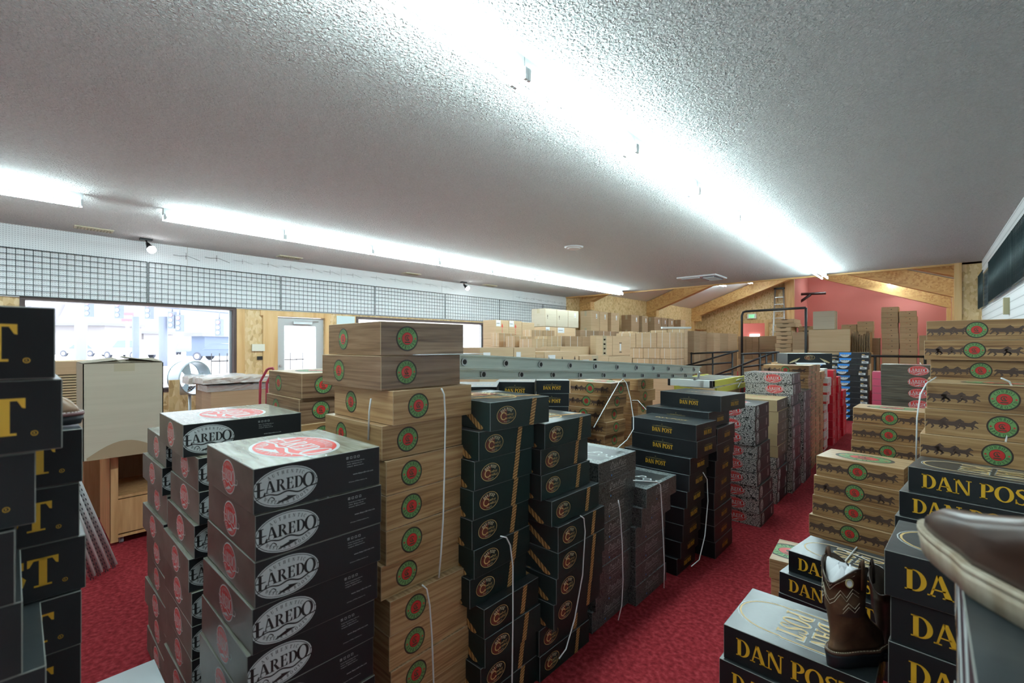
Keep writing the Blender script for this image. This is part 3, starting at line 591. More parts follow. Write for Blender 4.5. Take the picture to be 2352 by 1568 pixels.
# right wall with dark glossy board and grid panels
slat = ramp_mat('white_slat_wall', 'Z', (1, 1, 3.2), [(.0, (.45, .48, .50)), (.06, (.76, .79, .81)), (1, (.80, .83, .85))], .5, 0)
struct('wall_right', XR, XR + .12, -3.2, YE, 0, ZC, slat)
tag(bx(.45, XR, YE - .02, YE + .55, 0, ZC, osb, 'wall_pier'), kind='structure')
tag(bx(.37, .47, YE - .05, YE + .1, 0, ZC, pine, 'trim_pier_post'), kind='structure')
struct('wall_right_far', XR + .3, XR + .4, YE, YP, 0, 3.2, osb)
tag(bx(XR - .014, XR - .002, 2.0, YE - .03, 2.2, 2.80, M('bluish_sheen_acrylic', (.09, .14, .18), .12, spec=.8), 'display_board'), 'long dark glossy board high on the white right wall', 'board')  # bluish reflections are put into the acrylic's base colour
for i, (a, c) in enumerate([(10.9, YE - .06), (7.4, 9.9), (4.9, 7.35), (2.4, 4.85)]):
    g = gridwall('grid_panel', XR - .05, a, c, 2.2, 2.8, 0, round((c - a) / .0775), 8, grid_m)
    tag(g, f"dark wire grid panel on the right wall's glossy board, {['farthest', 'second farthest', 'second nearest', 'nearest'][i]}", 'grid panel', 'wire grid panels on the right wall')
tag(bx(XR - .05, XR, 8.05, 8.13, 1.92, 2.12, M('olive_board', (.38, .34, .20), .6), 'hanging_sample'), 'narrow olive tag hanging on the white right wall', 'tag')
# back wall with the opening and exit sign; pink room
b = MB()
def quad_gable(b, xa, xb, Y0, Y1, z0, m):
    pts = [xa] + ([-3.9] if xa < -3.9 < xb else []) + [xb]
    b.poly([(xa, Y0, z0), (xb, Y0, z0)] + [(x, Y0, zr(x)) for x in reversed(pts)], m)
    b.poly([(xb, Y1, z0), (xa, Y1, z0)] + [(x, Y1, zr(x)) for x in pts], m)
oX0, oX1, oZ = atY(1705, 0, YB).x, atY(1757, 0, YB).x, 2.55
quad_gable(b, XL, oX0, YB, YB + .12, 0, osb); quad_gable(b, oX1, XC, YB, YB + .12, 0, osb); quad_gable(b, oX0, oX1, YB, YB + .12, oZ, osb)
tag(b.build('wall_back'), kind='structure')
for i, (a, c, z0, z1) in enumerate([(oX0 - .16, oX0, 0, oZ), (oX1, oX1 + .16, 0, oZ), (oX0 - .3, oX1 + .3, oZ, oZ + .14)]): tag(bx(a, c, YB - .04, YB, z0, z1, pine, f'trim_opening_{i + 1}'), kind='structure')
tag(bx(oX0 - 5.2, oX1 + 1, YB + 2.4, YB + 2.5, 0, 3, pink_m, 'wall_beyond'), kind='structure')
b = MB(); b.box(oX0 - 2.4, oX0 - 1.3, YB + 2.36, YB + 2.4, 0, 2.2, M('pale_door', (.45, .35, .36), .5)); tag(b.build('door_2'), kind='structure')
wl = bx(oX0 - .30, oX0 + .15, YB + 2.34, YB + 2.38, 1.5, 2.1, M('bright_window', (1, 1, 1), .5, emit=(.95, .97, 1), es=3.5), 'window_3'); tag(wl, kind='structure')
tag(bx(oX0 - 1.05, oX0 - .8, YB + 2.2, YB + 2.36, 0, 1.9, M('dark_cabinet', (.06, .05, .05), .5), 'locker'), 'dark narrow locker beyond the opening under the exit sign', 'locker')
wp_ = MB(); quad_gable(wp_, XC, XR + .3, YP, YP + .1, 0, pink_m); tag(wp_.build('wall_pink'), kind='structure')
b = MB(); b.poly([(XC, YB, 0), (XC, YP, 0), (XC, YP, zr(XC)), (XC, YB, zr(XC))], pink_m); b.poly([(XC - .1, YP, 0), (XC - .1, YB, 0), (XC - .1, YB, zr(XC)), (XC - .1, YP, zr(XC))], pink_m); tag(b.build('wall_pink_side'), kind='structure')
tag(bx(XC - .35, XC, YB - .12, YB, 0, zr(XC - .3), pine, 'trim_corner_post'), kind='structure')
p = atY(1727, 726, YB - .06)
ex = empty('exit_sign', p); b = MB(); b.box(-.19, .19, -.03, .03, -.11, .11, M('white_sign_case', (.8, .85, .8), .5)); b.build('sign_case', ex)
b = MB()
for q in text('EXIT', .13, 0, 0, .62): b.poly([(x, -.032, y) for x, y in q], M('lit_green', (.05, .6, .2), .5, emit=(.12, .9, .35), es=1.2))
b.build('letters', ex); tag(ex, 'white exit sign with green letters above the far opening', 'sign')
# left wall posts and roof beams in the far hall
for i, Y in enumerate((12.75, 17.6, 22.4)):
    tag(bx(XL, XL + .12, Y - .11, Y + .11, 0, zr(XL) - .1, pine, f'trim_post_{i + 1}'), kind='structure')
    bm_ = empty('roof_beam', (XL, Y, 3.3)); wd = .11
    for sgn, xa, xb, nm in ((1, XL, -3.9, 'left_half'), (-1, .62, -3.9, 'right_half')):
        b = MB(); dz = .50
        za, zb = zr(xa) - .02, zr(xb) - .02
        def prof(y, m, t0, t1):
            b.poly([(xa, y, za - t0), (xb, y, zb - t0), (xb, y, zb - t1), (xa, y, za - t1)], m)
        for y in (Y - wd, Y + wd): prof(y, osb_b, 0, dz)
        for y, o in ((Y - wd, -.025), (Y + wd, .025)):
            prof(y + o, pine_h, dz - .10, dz); b.poly([(xa, y + o, za - dz + .1), (xb, y + o, zb - dz + .1), (xb, y, zb - dz + .1), (xa, y, za - dz + .1)], pine_h)
        b.poly([(xa, Y - wd - .025, za - dz), (xb, Y - wd - .025, zb - dz), (xb, Y + wd + .025, zb - dz), (xa, Y + wd + .025, za - dz)], pine_h)
        o = b.build('beam_half', bm_); o.matrix_parent_inverse = Matrix.Translation((-XL, -Y, -3.3))
    b = MB(); b.box(XL + .001, XL + .42, Y - wd - .004, Y + wd + .004, 2.70, 3.34, osb_b); o = b.build('knee_block', bm_); o.matrix_parent_inverse = Matrix.Translation((-XL, -Y, -3.3))
    tag(bm_, f"strand-board roof beam with pine edges, {['nearest of the three', 'middle of the three', 'farthest, in front of the back wall'][i]}", 'beam', 'roof beams in the far hall')
    tag(bx(.50, .62, Y - .11, Y + .11, 0, zr(.6) - .5, pine, f'trim_right_post_{i + 1}'), kind='structure')
# ------------------------------------------------------------------ lights of the place, with fittings added in the far hall
tube_m = M('lit_tube', (1, 1, 1), .5, emit=(.77, .975, 1.0), es=TUBE); fix_m = M('white_fixture', (.72, .76, .77), .5)
def strip(x, y0, L, z, label, group, tilt=0):
    f = empty('ceiling_light', (x, y0, z)); f.rotation_euler = (0, tilt, 0)
    b = MB(); b.box(-.032, .032, 0, L, -.075, 0, fix_m); b.build('fixture_body', f)
    for dx in (-.048, .048):
        b = MB(); b.cyl((dx, .03, -.115), (dx, L - .03, -.115), .013, tube_m, 10); b.build('fluorescent_tube', f)
    for y in (0, L - .02):
        for dx in (-.048, .048): b = MB(); b.box(dx - .009, dx + .009, y, y + .02, -.132, -.07, fix_m); b.build('lamp_holder', f)
    tag(f, label, 'ceiling light', group)
n = 0
for i in range(11):
    y = -1.84 + i * 1.22
    strip(-1.60, y, 1.215, ZC, f"two-tube fluorescent fitting in the main ceiling row, {ORD[10 - i] if i < 10 else 'farthest'}{' from the far end' if i < 10 else ' one'}", 'main row of fluorescent fittings')
for i in range(8):
    y = 1.12 + i * 1.285
    strip(-6.28, y, 1.28, ZC, f"two-tube fluorescent fitting in the row near the windows, {ORD[i] if i else 'first'} from the left", 'window row of fluorescent fittings')
for i in range(2): strip(-6.28, -2.0 + i * 1.25, 1.22, ZC, 'fluorescent fitting near the left edge of the photo, %s' % ['nearer', 'farther'][i], 'window row of fluorescent fittings')
for i, (px, py, Y) in enumerate([(1632, 661, 15.2), (1707, 679, 20.6), (2035, 637, 15.2), (2040, 670, 20.6)]):
    x = atY(px, 0, Y).x; strip(x, Y - 1.2, 2.4, zr(x) - .01, ['fluorescent fitting on the far roof left of the ridge, nearer', 'fluorescent fitting on the far roof before the back wall', 'fluorescent fitting on the right roof slope between beams', 'fluorescent fitting on the right roof slope, farther'][i], 'far hall fittings')
for i, (x, Y) in enumerate([(-6.3, 13.6), (-1.7, 17.9), (-6.3, 19.0), (-3.0, 24.0), (-1.0, 21.6), (-.6, 24.4)]):  # extra fittings, added to brighten the dark far hall
    strip(x, Y, 1.22, zr(x) - .01, f"added fluorescent fitting on the far hall roof, {['left slope by the wall', 'right slope past the first beam', 'left slope past the second beam', 'near the ridge before the pink wall', 'right slope before the last beam', 'right slope before the pink wall'][i]}", 'far hall fittings')
spot_m = M('lit_spot', (1, 1, 1), .5, emit=(.95, .97, 1), es=25)
for (x, y, lab) in ((335, 548, 'black ceiling spotlight before the pegboard, left one'), (1065, 647, 'black ceiling spotlight before the pegboard, farther one')):
    p = atZ(x, y, ZC); s = empty('spotlight', p)
    b = MB(); b.box(-.05, .05, -.07, .07, -.025, 0, black_m); b.cyl((0, 0, -.02), (0, .02, -.07), .01, black_m, 8); b.build('bracket', s)
    b = MB(); b.tube([(-.02, .02, -.06), (.02, .03, -.10), (.07, .05, -.15)], [.02, .03, .055], black_m, 14); b.build('lamp_housing', s)
    b = MB(); b.tube([(.07, .05, -.15), (.095, .06, -.175), (.105, .065, -.185)], [.054, .05, .03], spot_m, 14); b.build('bulb', s); tag(s, lab, 'spotlight', 'black ceiling spotlights')
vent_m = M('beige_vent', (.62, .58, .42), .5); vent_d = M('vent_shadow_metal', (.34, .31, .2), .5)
for i, (x, y) in enumerate([(216, 525), (665, 590), (945, 628), (1125, 655)]):
    p = atZ(x, y, ZC); v = empty('ceiling_vent', p); b = MB(); b.box(-.09, .09, -.19, .19, -.012, -.0005, vent_m); b.build('frame', v)
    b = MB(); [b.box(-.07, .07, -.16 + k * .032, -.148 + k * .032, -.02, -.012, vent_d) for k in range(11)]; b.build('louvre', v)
    tag(v, f"beige ceiling vent near the pegboard, {['leftmost', 'second from left', 'third from left', 'farthest'][i]}", 'vent', 'beige ceiling vents')
p = atZ(1318, 567, ZC); v = empty('round_vent', p)
for nm, r0, r1, z0, z1 in (('rim', .15, .12, 0, -.02), ('disc', .105, .09, -.012, -.035)):
    b = MB(); b.tube([(0, 0, z0), (0, 0, z1)], [r0, r1], white_p, 28); b.build(nm, v)
tag(v, 'round white ceiling diffuser in the middle of the ceiling', 'vent')
p = atZ(1612, 637, ZC); v = empty('square_vent', p); b = MB(); b.box(-.42, .42, -.38, .38, -.03, 0, M('vent_white', (.7, .74, .76), .5)); b.build('frame', v)
b = MB(); b.box(-.34, .06, -.3, .3, -.05, -.03, M('vent_grey', (.42, .47, .5), .4)); b.build('cover', v)
b = MB(); b.box(.12, .36, -.3, .3, -.045, -.03, M('vent_dark', (.07, .09, .11), .4)); [b.box(.12, .36, -.28 + k * .1, -.26 + k * .1, -.06, -.045, steel_l) for k in range(6)]; b.build('grille', v)
tag(v, 'large square white ceiling air vent with open dark grille', 'vent')

# ================================================================== BOOT BOX STACKS (anchor pixels give the near vertical edge of each box)
KR = 'boot boxes along the left side of the aisle'; RR = 'boot boxes along the right wall'
def far_corner(obs, pxs, X, sx, sy):      # these anchors name the far corner of the lettered face, in the plane X
    for i, o in enumerate(obs): o.location.x = X - sx / 2 - .004 * (i % 3); o.location.y = atX(pxs[min(i, len(pxs) - 1)], CY, X).y - sy / 2
p1_, p2_ = [128, 146, 82, 38, 52, 108, 100, 100], [189, 185, 199, 187, 185, 185]
far_corner(stack('danbig', .29, .47, 13, .1243, .797, p1_, 'nearest stack at the left edge', 'black boxes at left edge', jit=.6), p1_, -1.125, .29, .47)
k0 = len(bpy.data.objects)
far_corner(stack('danbig', .30, .47, 11, .1236, 1.042, p2_, 'second black stack from left, behind nearest', 'black boxes at left edge', jit=.6), p2_, -1.433, .30, .47)
stack('laredo', .44, .37, 10, .1226, 1.19, [581.6, 586, 585, 579, 567, 566, 571, 571], 'front stack beside left gap', KR, jit=.8)
stack('laredo', .44, .43, 10, .1254, 1.691, [420, 455, 457, 446, 433, 440, 440], 'middle white-oval stack, behind front one', KR, jit=1)
stack('laredo', .44, .35, 9, .1254, 2.02, [381, 372, 384, 375, 384, 382], 'leftmost white-oval stack', KR, jit=1)
stack('laredo', .44, .43, 9, .1290, 2.42, [520, 520], 'rearmost white-oval stack', KR, jit=1)
stack(['cowboy_glossy'] * 2 + ['cowboy'] * 11, .44, .38, 13, .1259, 1.63, [874, 875, 903, 877, 887, 887, 887, 875, 896, 894, 898, 898, 898], 'tall wood-print stack in front', KR, jit=.9, yaws=[-3, 1, 0, 0, 0])
stack(['cowboy_glossy'] * 2 + ['cowboy'], .44, .38, 11, .128, 2.266, [693, 687, 692], 'wood-print stack before the door', KR, jit=1)
stack('green', .44, .355, 11, .1198, 1.84, [1126, 1100, 1090, 1087, 1084, 1089, 1079, 1112, 1114, 1104, 1104], 'nearer green stack', KR, jit=1, yaws=[-4, 0])
stack('green', .44, .40, 10, .1188, 2.086, [1251, 1242, 1243, 1267, 1282, 1282, 1278, 1272, 1238, 1240], 'farther green stack', KR, jit=1)
stack('scroll', .44, .42, 8, .1142, 2.436, [1375, 1373, 1370, 1371, 1370, 1371, 1369, 1360], 'nearer scroll-patterned stack', KR, jit=.8)
stack('scroll', .44, .42, 6, .116, 2.694, [1485, 1474, 1460, 1460, 1460, 1461], 'farther scroll-patterned stack', KR, jit=.8)
stack('danpost', .50, .31, 9, .1126, 3.05, [1599, 1601, 1585, 1583, 1578, 1571, 1569, 1564, 1555], 'nearer gold-name stack', KR, jit=1, yaws=[-5, -4, -3])
stack('danpost', .50, .38, 10, .118, 3.29, [1656, 1628, 1648, 1647, 1643, 1642, 1640, 1641, 1641, 1643], 'farther gold-name stack', KR, jit=1, yaws=[-8, -3])
stack('snake', .50, .44, 9, .1148, 3.86, [1735, 1734, 1735, 1740, 1738, 1739, 1743, 1744, 1747], 'nearest snakeskin stack', KR, jit=.8)
stack(['tan'] * 5 + ['snake'] * 4, .44, .44, 9, .1125, 4.42, [1785, 1788, 1786, 1785, 1787, 1783, 1786, 1785, 1783], 'tan-topped stack behind snakeskin', KR, jit=.8)
stack('snake', .46, .42, 11, .1137, 4.74, [1819, 1822, 1817, 1820, 1818, 1820, 1819, 1820, 1822, 1820, 1820], 'middle snakeskin stack', KR, jit=.8)
stack('snake', .44, .42, 9, .1145, 5.10, [1846, 1845, 1847, 1846], 'farthest snakeskin stack', KR, jit=.8)
stack('horses', .50, .40, 11, .118, 5.52, [1858, 1856, 1857], 'first wood stack past snakeskin', KR, jit=1)
stack('cowboy', .50, .40, 11, .1195, 5.86, [1871, 1869, 1870], 'second wood stack past snakeskin', KR, jit=1)
stack('cowboy', .44, .40, 10, .118, 6.25, [1882, 1880], 'third wood stack past snakeskin', KR, jit=1)
stack('whitebox', .44, .34, 9, .133, 6.65, [1893, 1901, 1900, 1898, 1893, 1893], 'white stack before the red ones', KR, jit=1.2)
for j, (dd, nn) in enumerate([(6.98, 9), (7.35, 8), (7.72, 6)]):
    stack('redbox', .44, .36, nn, .129, dd, [[1914, 1912, 1913], [1925, 1926, 1924], [1936, 1935, 1937]][j], ['nearest red stack', 'middle red stack', 'farthest red stack'][j], KR, jit=1.5)
stack('bluebox', .50, .36, 12, .1165, 9.1, [1997, 1997, 1993, 1990, 1994, 1994, 1994, 1994], 'tall blue-cornered stack by railing', 'blue-cornered boxes by the railing', jit=.6)
stack('bluebox', .50, .36, 11, .1165, 9.55, [1928, 1928], 'shorter blue-cornered stack behind red', 'blue-cornered boxes by the railing', jit=.6)
stack('pink', .40, .34, 11, .105, 6.75, 2003, 'pink stack by plank-print boxes', 'pink film-wrapped boxes', side='R', jit=1)
stack('laredo_plank', .56, .34, 11, .1216, 5.04, [2023, 2023, 2024, 2024, 2026], 'plank-print stack by right wall', RR, side='R', yaw=-1, jit=.6)
stack('horses', .48, .32, 13, .1318, 3.11, [2128, 2123, 2137, 2130], 'tallest stack by right wall', RR, side='R', yaw=-2, jit=.6)
stack('horses', .56, .34, 10, .1354, 2.41, [2128, 2124, 2113, 2118], 'strapped stack at right edge', RR, side='R', yaw=-4, jit=.5)
stack('horses', .46, .32, 8, .1308, 3.69, [1959, 1957, 1955, 1955], 'lower stack behind tan-topped horses', RR, side='R', yaw=-3, jit=.6)
stack('horses', .46, .32, 6, .1328, 3.11, [1875, 1869, 1866, 1858, 1860], 'aisle stack with pale top', RR, side='R', yaw=-8, jit=.8)
stack('cowboy', .20, .36, 2, .120, 2.80, [1767, 1771], 'short stack behind amber-letter boxes', RR, side='R', yaw=3, jit=1)
stack('danbig', .46, .30, 9, .1111, 2.07, [2086, 2065, 2055, 2058], 'amber-letter stack under strapped boxes', RR, side='R', yaw=-7, jit=.8)
stack('danbig', .46, .31, 4, .1123, 2.445, [1811, 1790, 1788, 1790], 'low amber-letter stack by carpet', RR, side='R', yaw=-9, jit=.8)
stack('danbig', .445, .35, 4, .1267, 1.704, [1662, 1652, 1646, 1650], 'stack carrying the brown boot', RR, side='R', yaw=-1, jit=.6)
stack('danbig', .46, .33, 7, .135, 1.35, [2031, 2045, 2040, 2040], 'stack behind the near boot', RR, side='R', yaw=-4, jit=.6)
for i, o in enumerate(stack('feather', .36, .46, 10, .1215, .56, 2192, 'stack under the near boot', RR, side='R', jit=.3)): o.location.x = .035 + .18 + .003 * math.sin(i * 2); o.location.y = 1.10 - .23 + .006 * math.sin(i * 3)
# second row, behind the aisle row
stack('danpost', .30, .42, 11, .113, 3.95, [1308, 1307, 1306], 'gold-name stack behind green boxes', KR, yaw=40, jit=1)
stack('danpost', .30, .42, 11, .1155, 3.45, [1228, 1230], 'gold-name stack under the long ladder', KR, yaw=38, jit=1)
stack('danpost', .30, .42, 11, .1155, 3.05, [1141, 1140], 'gold-name stack behind wood-print boxes', KR, yaw=41, jit=1)
stack('horses', .46, .34, 10, .120, 4.15, [1404, 1395, 1388, 1392, 1388], 'wood stack under the long ladder', KR, yaw=-2, jit=1.2)
stack('cowboy', .46, .34, 10, .120, 4.65, [1466, 1470, 1466], 'wood stack left of yellow ladder', KR, yaw=0, jit=1.2)
# single boxes
p = atd(1889, CY, 4.9)
bo = bpy.data.objects.new('boot_box', K('eagle', .47, .30, .128)); C.objects.link(bo); bo.location = (atd(1790, CY, 5.60).x + .26, 6.34, 1.325); bo.rotation_euler = (0, 0, math.radians(32))
tag(bo, DESC['eagle'] + ' on top of the wood-print stacks', 'box')
tag(bx(-1.80, -1.392, 1.02, 1.345, 1.5118, 1.514, paper, 'paper_sheet'), 'white sheet sticking out under the topmost wood-print box', 'paper')
q = Vector((bo.location.x, bo.location.y, 1.345)); n_ = Vector((math.sin(math.radians(32)), -math.cos(math.radians(32)), 0)); t_ = Vector((-n_.y, n_.x, 0)); b = MB()
for o_ in (.156, .158): b.poly([q + n_ * o_ - t_ * .16 + Vector((0, 0, .0)), q + n_ * (o_ + .04) - t_ * .15 - Vector((0, 0, .018)), q + n_ * (o_ + .04) + t_ * .15 - Vector((0, 0, .018)), q + n_ * o_ + t_ * .16], paper)
tag(b.build('paper_sheet'), 'white sheet lying before the eagle-wing box', 'paper')
p = atZ(355, 1512, .35)
bo = bpy.data.objects.new('boot_box', K('laredo', .34, .44, .1167)); 
for i in range(3):
    o = bpy.data.objects.new('boot_box', K('silver', .34, .44, .1167)); C.objects.link(o); o.location = (p.x + .17, p.y - .22, i * .1167); o.rotation_euler = (0, 0, 0)
    tag(o, f"grey glossy boot box at the bottom left edge, {['bottom', 'middle', 'top'][i]} of three", 'box', 'low boxes in the left gap')
# ================================================================== SHIPPING CARTONS
tape_m = M('clear_brown_tape', (.50, .43, .30), .25); redp = M('red_print', (.65, .08, .06), .5); inkp = M('ink_print', (.09, .06, .04), .6)
FILL = []
def carton(x0, x1, y0, y1, z0, z1, label, art='', m=None, group='shipping cartons'):
    m = m or kraft; sx, sy, h = x1 - x0, y1 - y0, z1 - z0; b = MB(); hx, hy = sx / 2, sy / 2
    b.box(-hx, hx, -hy, hy, .001, h - .002, m, ch=.004, cm=edge_t); o = .0012
    E_ = lambda u, v: (hx + o, -hy + u * sy, v * h); S_ = lambda u, v: (-hx + u * sx, -hy - o, v * h); T_ = lambda u, v: (-hx + u * sx, -hy + v * sy, h - .002 + o)
    def R(f, u0, u1, v0, v1, mm): b.poly([f(u0, v0), f(u1, v0), f(u1, v1), f(u0, v1)], mm)
    if 's' in art:
        for u in (.30, .72):
            for f in (E_, S_): R(f, u - .012, u + .012, .003, .99, plastic_w)
            R(T_, 0, 1, u - .012, u + .012, plastic_w); R(T_, u - .012, u + .012, 0, 1, plastic_w)
    if 't' in art:
        R(S_, .40, .60, .74, .99, tape_m); R(S_, .40, .60, .01, .15, tape_m); R(T_, .42, .58, 0, 1, tape_m)
    if 'l' in art: R(E_, .58, .74, .62, .86, paper); R(E_, .60, .70, .66, .70, inkp)
    if 'L' in art: R(E_, .04, .38, .66, .98, paper); R(E_, .08, .3, .8, .83, inkp)
    if 'P' in art: R(E_, .10, .30, .02, .82, paper); [R(E_, .13, .2, .1 + .12 * k, .14 + .12 * k, inkp) for k in range(5)]
    if 'a' in art:
        b.poly([E_(.42, .62), E_(.58, .62), E_(.5, .84)], redp); [R(E_, .47, .53, .25 + .1 * k, .29 + .1 * k, redp) for k in range(4)]
    if 'k' in art: b.poly([E_(.15, .55), E_(.25, .55), E_(.2, .68)], inkp); R(E_, .185, .215, .42, .55, inkp)
    if 'u' in art:
        for u in (.12, .5, .88): b.poly([E_(u - .03, .55), E_(u + .03, .55), E_(u, .75)], inkp); R(E_, u - .01, u + .01, .1, .55, inkp)
    if 'v' in art: R(E_, .40, .62, .0, .995, tape_m); [R(E_, .45, .56, .1 + .22 * k, .18 + .22 * k, inkp) for k in range(4)]
    if 'n' in art: R(E_, .38, .46, .25, .6, paper); R(E_, .35, .5, .62, .66, inkp); R(E_, .36, .5, .15, .19, inkp)
    o_ = b.build('carton', None, ((x0 + x1) / 2, (y0 + y1) / 2, z0)); return tag(o_, label, 'carton', group)
def fill(x0, x1, y0, y1, z1, z0=0):
    n = max(1, round((z1 - z0) / .40)); h = (z1 - z0) / n
    for i in range(n): FILL.append((x0, x1, y0, y1, z0 + i * h, z0 + (i + 1) * h))
def runE(X, sx, edges, z0, z1, labels, art='', m=None, group='shipping cartons', down=True, zb=0):
    """cartons side by side along the room, outer faces in the plane X; edges: photo columns between them"""
    Ys = [atX(x, CY, X).y for x in edges]
    for i in range(len(edges) - 1):
        a = art[i] if isinstance(art, list) else art; zt = z1[i] if isinstance(z1, list) else z1
        carton(X - sx, X, Ys[i] + .004, Ys[i + 1] - .004, z0, zt, labels[i], a, m, group)
    if down and z0 > zb + .05: fill(X - sx, X, Ys[0], Ys[-1], z0, zb)
def runS(Y, sy, edges, z0, z1, labels, art='', m=None, group='shipping cartons', down=True, zb=0):
    Xs = [atY(x, CY, Y).x for x in edges]
    for i in range(len(edges) - 1):
        a = art[i] if isinstance(art, list) else art; zt = z1[i] if isinstance(z1, list) else z1
        carton(Xs[i] + .004, Xs[i + 1] - .004, Y, Y + sy, z0, zt, labels[i], a, m, group)
    if down and z0 > zb + .05: fill(Xs[0], Xs[-1], Y, Y + sy, z0, zb)
runE(-6.67, .38, [1138, 1168.5, 1199, 1227.5], 1.68, [2.08, 2.08, 2.06], ['kraft carton with red arrow and white label, nearest the second window', 'kraft carton with red arrow, second from the window', 'plain yellowish carton right of the red-arrow cartons'], ['aL', 'aL', ''])
runE(-6.67, .42, [1252, 1279, 1305, 1329], 1.99, 2.42, ['large grey-brown carton on the high pile, left of three', 'large grey-brown carton on the high pile, middle of three', 'large grey-brown carton on the high pile, beside the post'], ['tk', 'k', 'l'], kraft_p, down=False)
runE(-6.67, .42, [1252, 1279, 1322], 1.58, 1.985, ['kraft carton with corner label under the large grey-brown left carton', 'kraft carton with red print under the large grey-brown cartons'], 'L')
runE(-5.9, .22, [1146, 1184], 1.52, 1.777, ['strapped carton left in the pile under the red arrows'], 's')
runE(-5.4, .22, [1182, 1221], 1.51, 1.71, ['strapped carton with dark side, in the middle of the pile'], 's')
runE(-5.9, .24, [1221, 1247, 1274], 1.60, 1.86, ['small strapped carton below the plain yellowish one', 'small strapped carton below the grey-brown pile'], 's')
runE(-5.0, .30, [1222, 1257, 1290], 1.49, [1.654, 1.71], ['low strapped carton before the small strapped ones', 'strapped carton left of the brown cartons'], 's')
runE(-5.0, .30, [1298, 1337, 1367], 1.52, 1.72, ['brown strapped carton right of the pale strapped ones', 'brown carton left of the large printed carton'], ['s', ''], kraft_d)
runE(-3.8, .50, [1101, 1180, 1230.5, 1250, 1329], 1.20, [1.52, 1.52, 1.42, 1.46], ['flat kraft carton with white sheet, leftmost behind the long ladder', 'kraft carton with handwriting, second behind the long ladder', 'small open carton end behind the long ladder', 'kraft carton with black arrows behind the long ladder'], ['P', 'P', '', 'uP'])
runE(-3.8, .40, [1331, 1398, 1452], 1.05, [1.39, 1.35], ['kraft carton with taped end just above the ladder', 'plain kraft carton under the large printed carton'], ['vP', ''])
runE(-4.45, .40, [1255, 1286, 1362], 1.2, [1.50, 1.525], ['low flat carton behind the black-arrow carton', 'low wide carton left of the large printed carton'], '')
runE(-4.30, .12, [1368.5, 1407, 1448], 1.35, 1.72, ['large carton with vertical printed tape', 'large carton with small white tag and stamp'], ['v', 'n'])
IY = 10.4
runS(IY, .52, [1415, 1460.5, 1508.5, 1551], 1.48, 1.848, ['strapped carton in the tidy pile, upper row left', 'strapped carton in the tidy pile, upper row middle', 'strapped carton in the tidy pile, upper row corner'], 's', down=False)
runS(IY, .52, [1446, 1477.5, 1516, 1551], 1.222, 1.476, ['strapped carton in the tidy pile, middle row left', 'strapped carton in the tidy pile, middle row centre', 'strapped carton in the tidy pile, middle row corner'], 's', down=False)
runS(IY, .52, [1453, 1491, 1520, 1551], .93, 1.218, ['strapped carton in the tidy pile, lower row left', 'strapped carton in the tidy pile, lower row centre', 'strapped carton in the tidy pile, lower row corner'], 's')
fill(-5.9, -5.52, IY, IY + .52, 1.22)
runS(IY + .56, .22, [1421, 1454.5, 1494, 1533, 1572], 1.48, [1.91, 1.88, 1.925, 1.94], ['strapped carton behind the tidy pile, leftmost', 'strapped carton behind the tidy pile, under a white sheet', 'strapped carton behind the tidy pile, third', 'strapped carton behind the tidy pile, under the loose fixture'], 's')
OX = -4.25
runE(OX, .40, [1594.5, 1607.5, 1623.5], 1.36, 1.90, ['tall brown carton just right of the tidy pile', 'tall brown carton left of the projecting pile'], '', kraft_d, down=False)
runE(OX, .40, [1594.5, 1607.5, 1623.5], .80, 1.355, ['tall brown carton behind the railing, lower left', 'tall brown carton behind the railing, lower second'], '', kraft_d)
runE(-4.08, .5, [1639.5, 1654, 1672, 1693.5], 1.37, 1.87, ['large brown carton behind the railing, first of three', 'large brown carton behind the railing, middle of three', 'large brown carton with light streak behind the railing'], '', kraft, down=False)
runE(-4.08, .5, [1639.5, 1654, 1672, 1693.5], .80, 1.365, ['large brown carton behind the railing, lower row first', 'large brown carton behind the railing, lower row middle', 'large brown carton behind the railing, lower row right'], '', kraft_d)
PY = 14.6
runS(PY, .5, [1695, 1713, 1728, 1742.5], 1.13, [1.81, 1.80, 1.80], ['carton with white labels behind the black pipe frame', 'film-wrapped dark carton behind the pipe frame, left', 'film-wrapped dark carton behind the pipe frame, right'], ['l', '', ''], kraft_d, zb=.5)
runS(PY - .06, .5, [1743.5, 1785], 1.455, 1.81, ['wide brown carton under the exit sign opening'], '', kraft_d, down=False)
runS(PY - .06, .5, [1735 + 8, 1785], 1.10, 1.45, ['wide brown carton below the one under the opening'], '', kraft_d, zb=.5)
def flatbox(x0, x1, y0, y1, z0, z1, label, group):
    b = MB(); b.box(x0, x1, y0, y1, z0 + .001, z1 - .004, kraft, ch=.004, cm=edge_t); c = (x0 + x1) / 2
    for s in (-1, 1): b.poly([(c - .09, y0 - .001, z1 - .012), (c + .09, y0 - .001, z1 - .012), (c + .05, y0 - .001, z1 - .03), (c - .05, y0 - .001, z1 - .03)], inkp)
    tag(b.build('flat_carton'), label, 'carton', group)
for i in range(8):
    z = 1.38 + .1063 * i; e = (.06 if i > 5 else 0); j = random.uniform(-.02, .02)
    flatbox(-2.97 + j, -2.60 + j + e, 13.6, 14.3 + 2 * e, z, z + .1063, f"flat kraft tray carton beside the tall ladder, {ORD[7 - i]} from the top", 'flat tray cartons')
fill(-2.97, -2.57, 13.6, 14.3, 1.38, .5)
for i in range(4):
    z = 1.93 - .118 * (i + 1) + .118; 
    flatbox(-2.54, -2.18, 14.1, 14.5, z - .0, z + .118, f"kraft box behind the pipe frame, {ORD[i]} from the top", 'kraft boxes behind the frame')
fill(-2.54, -2.18, 14.1, 14.5, 1.576, .5)
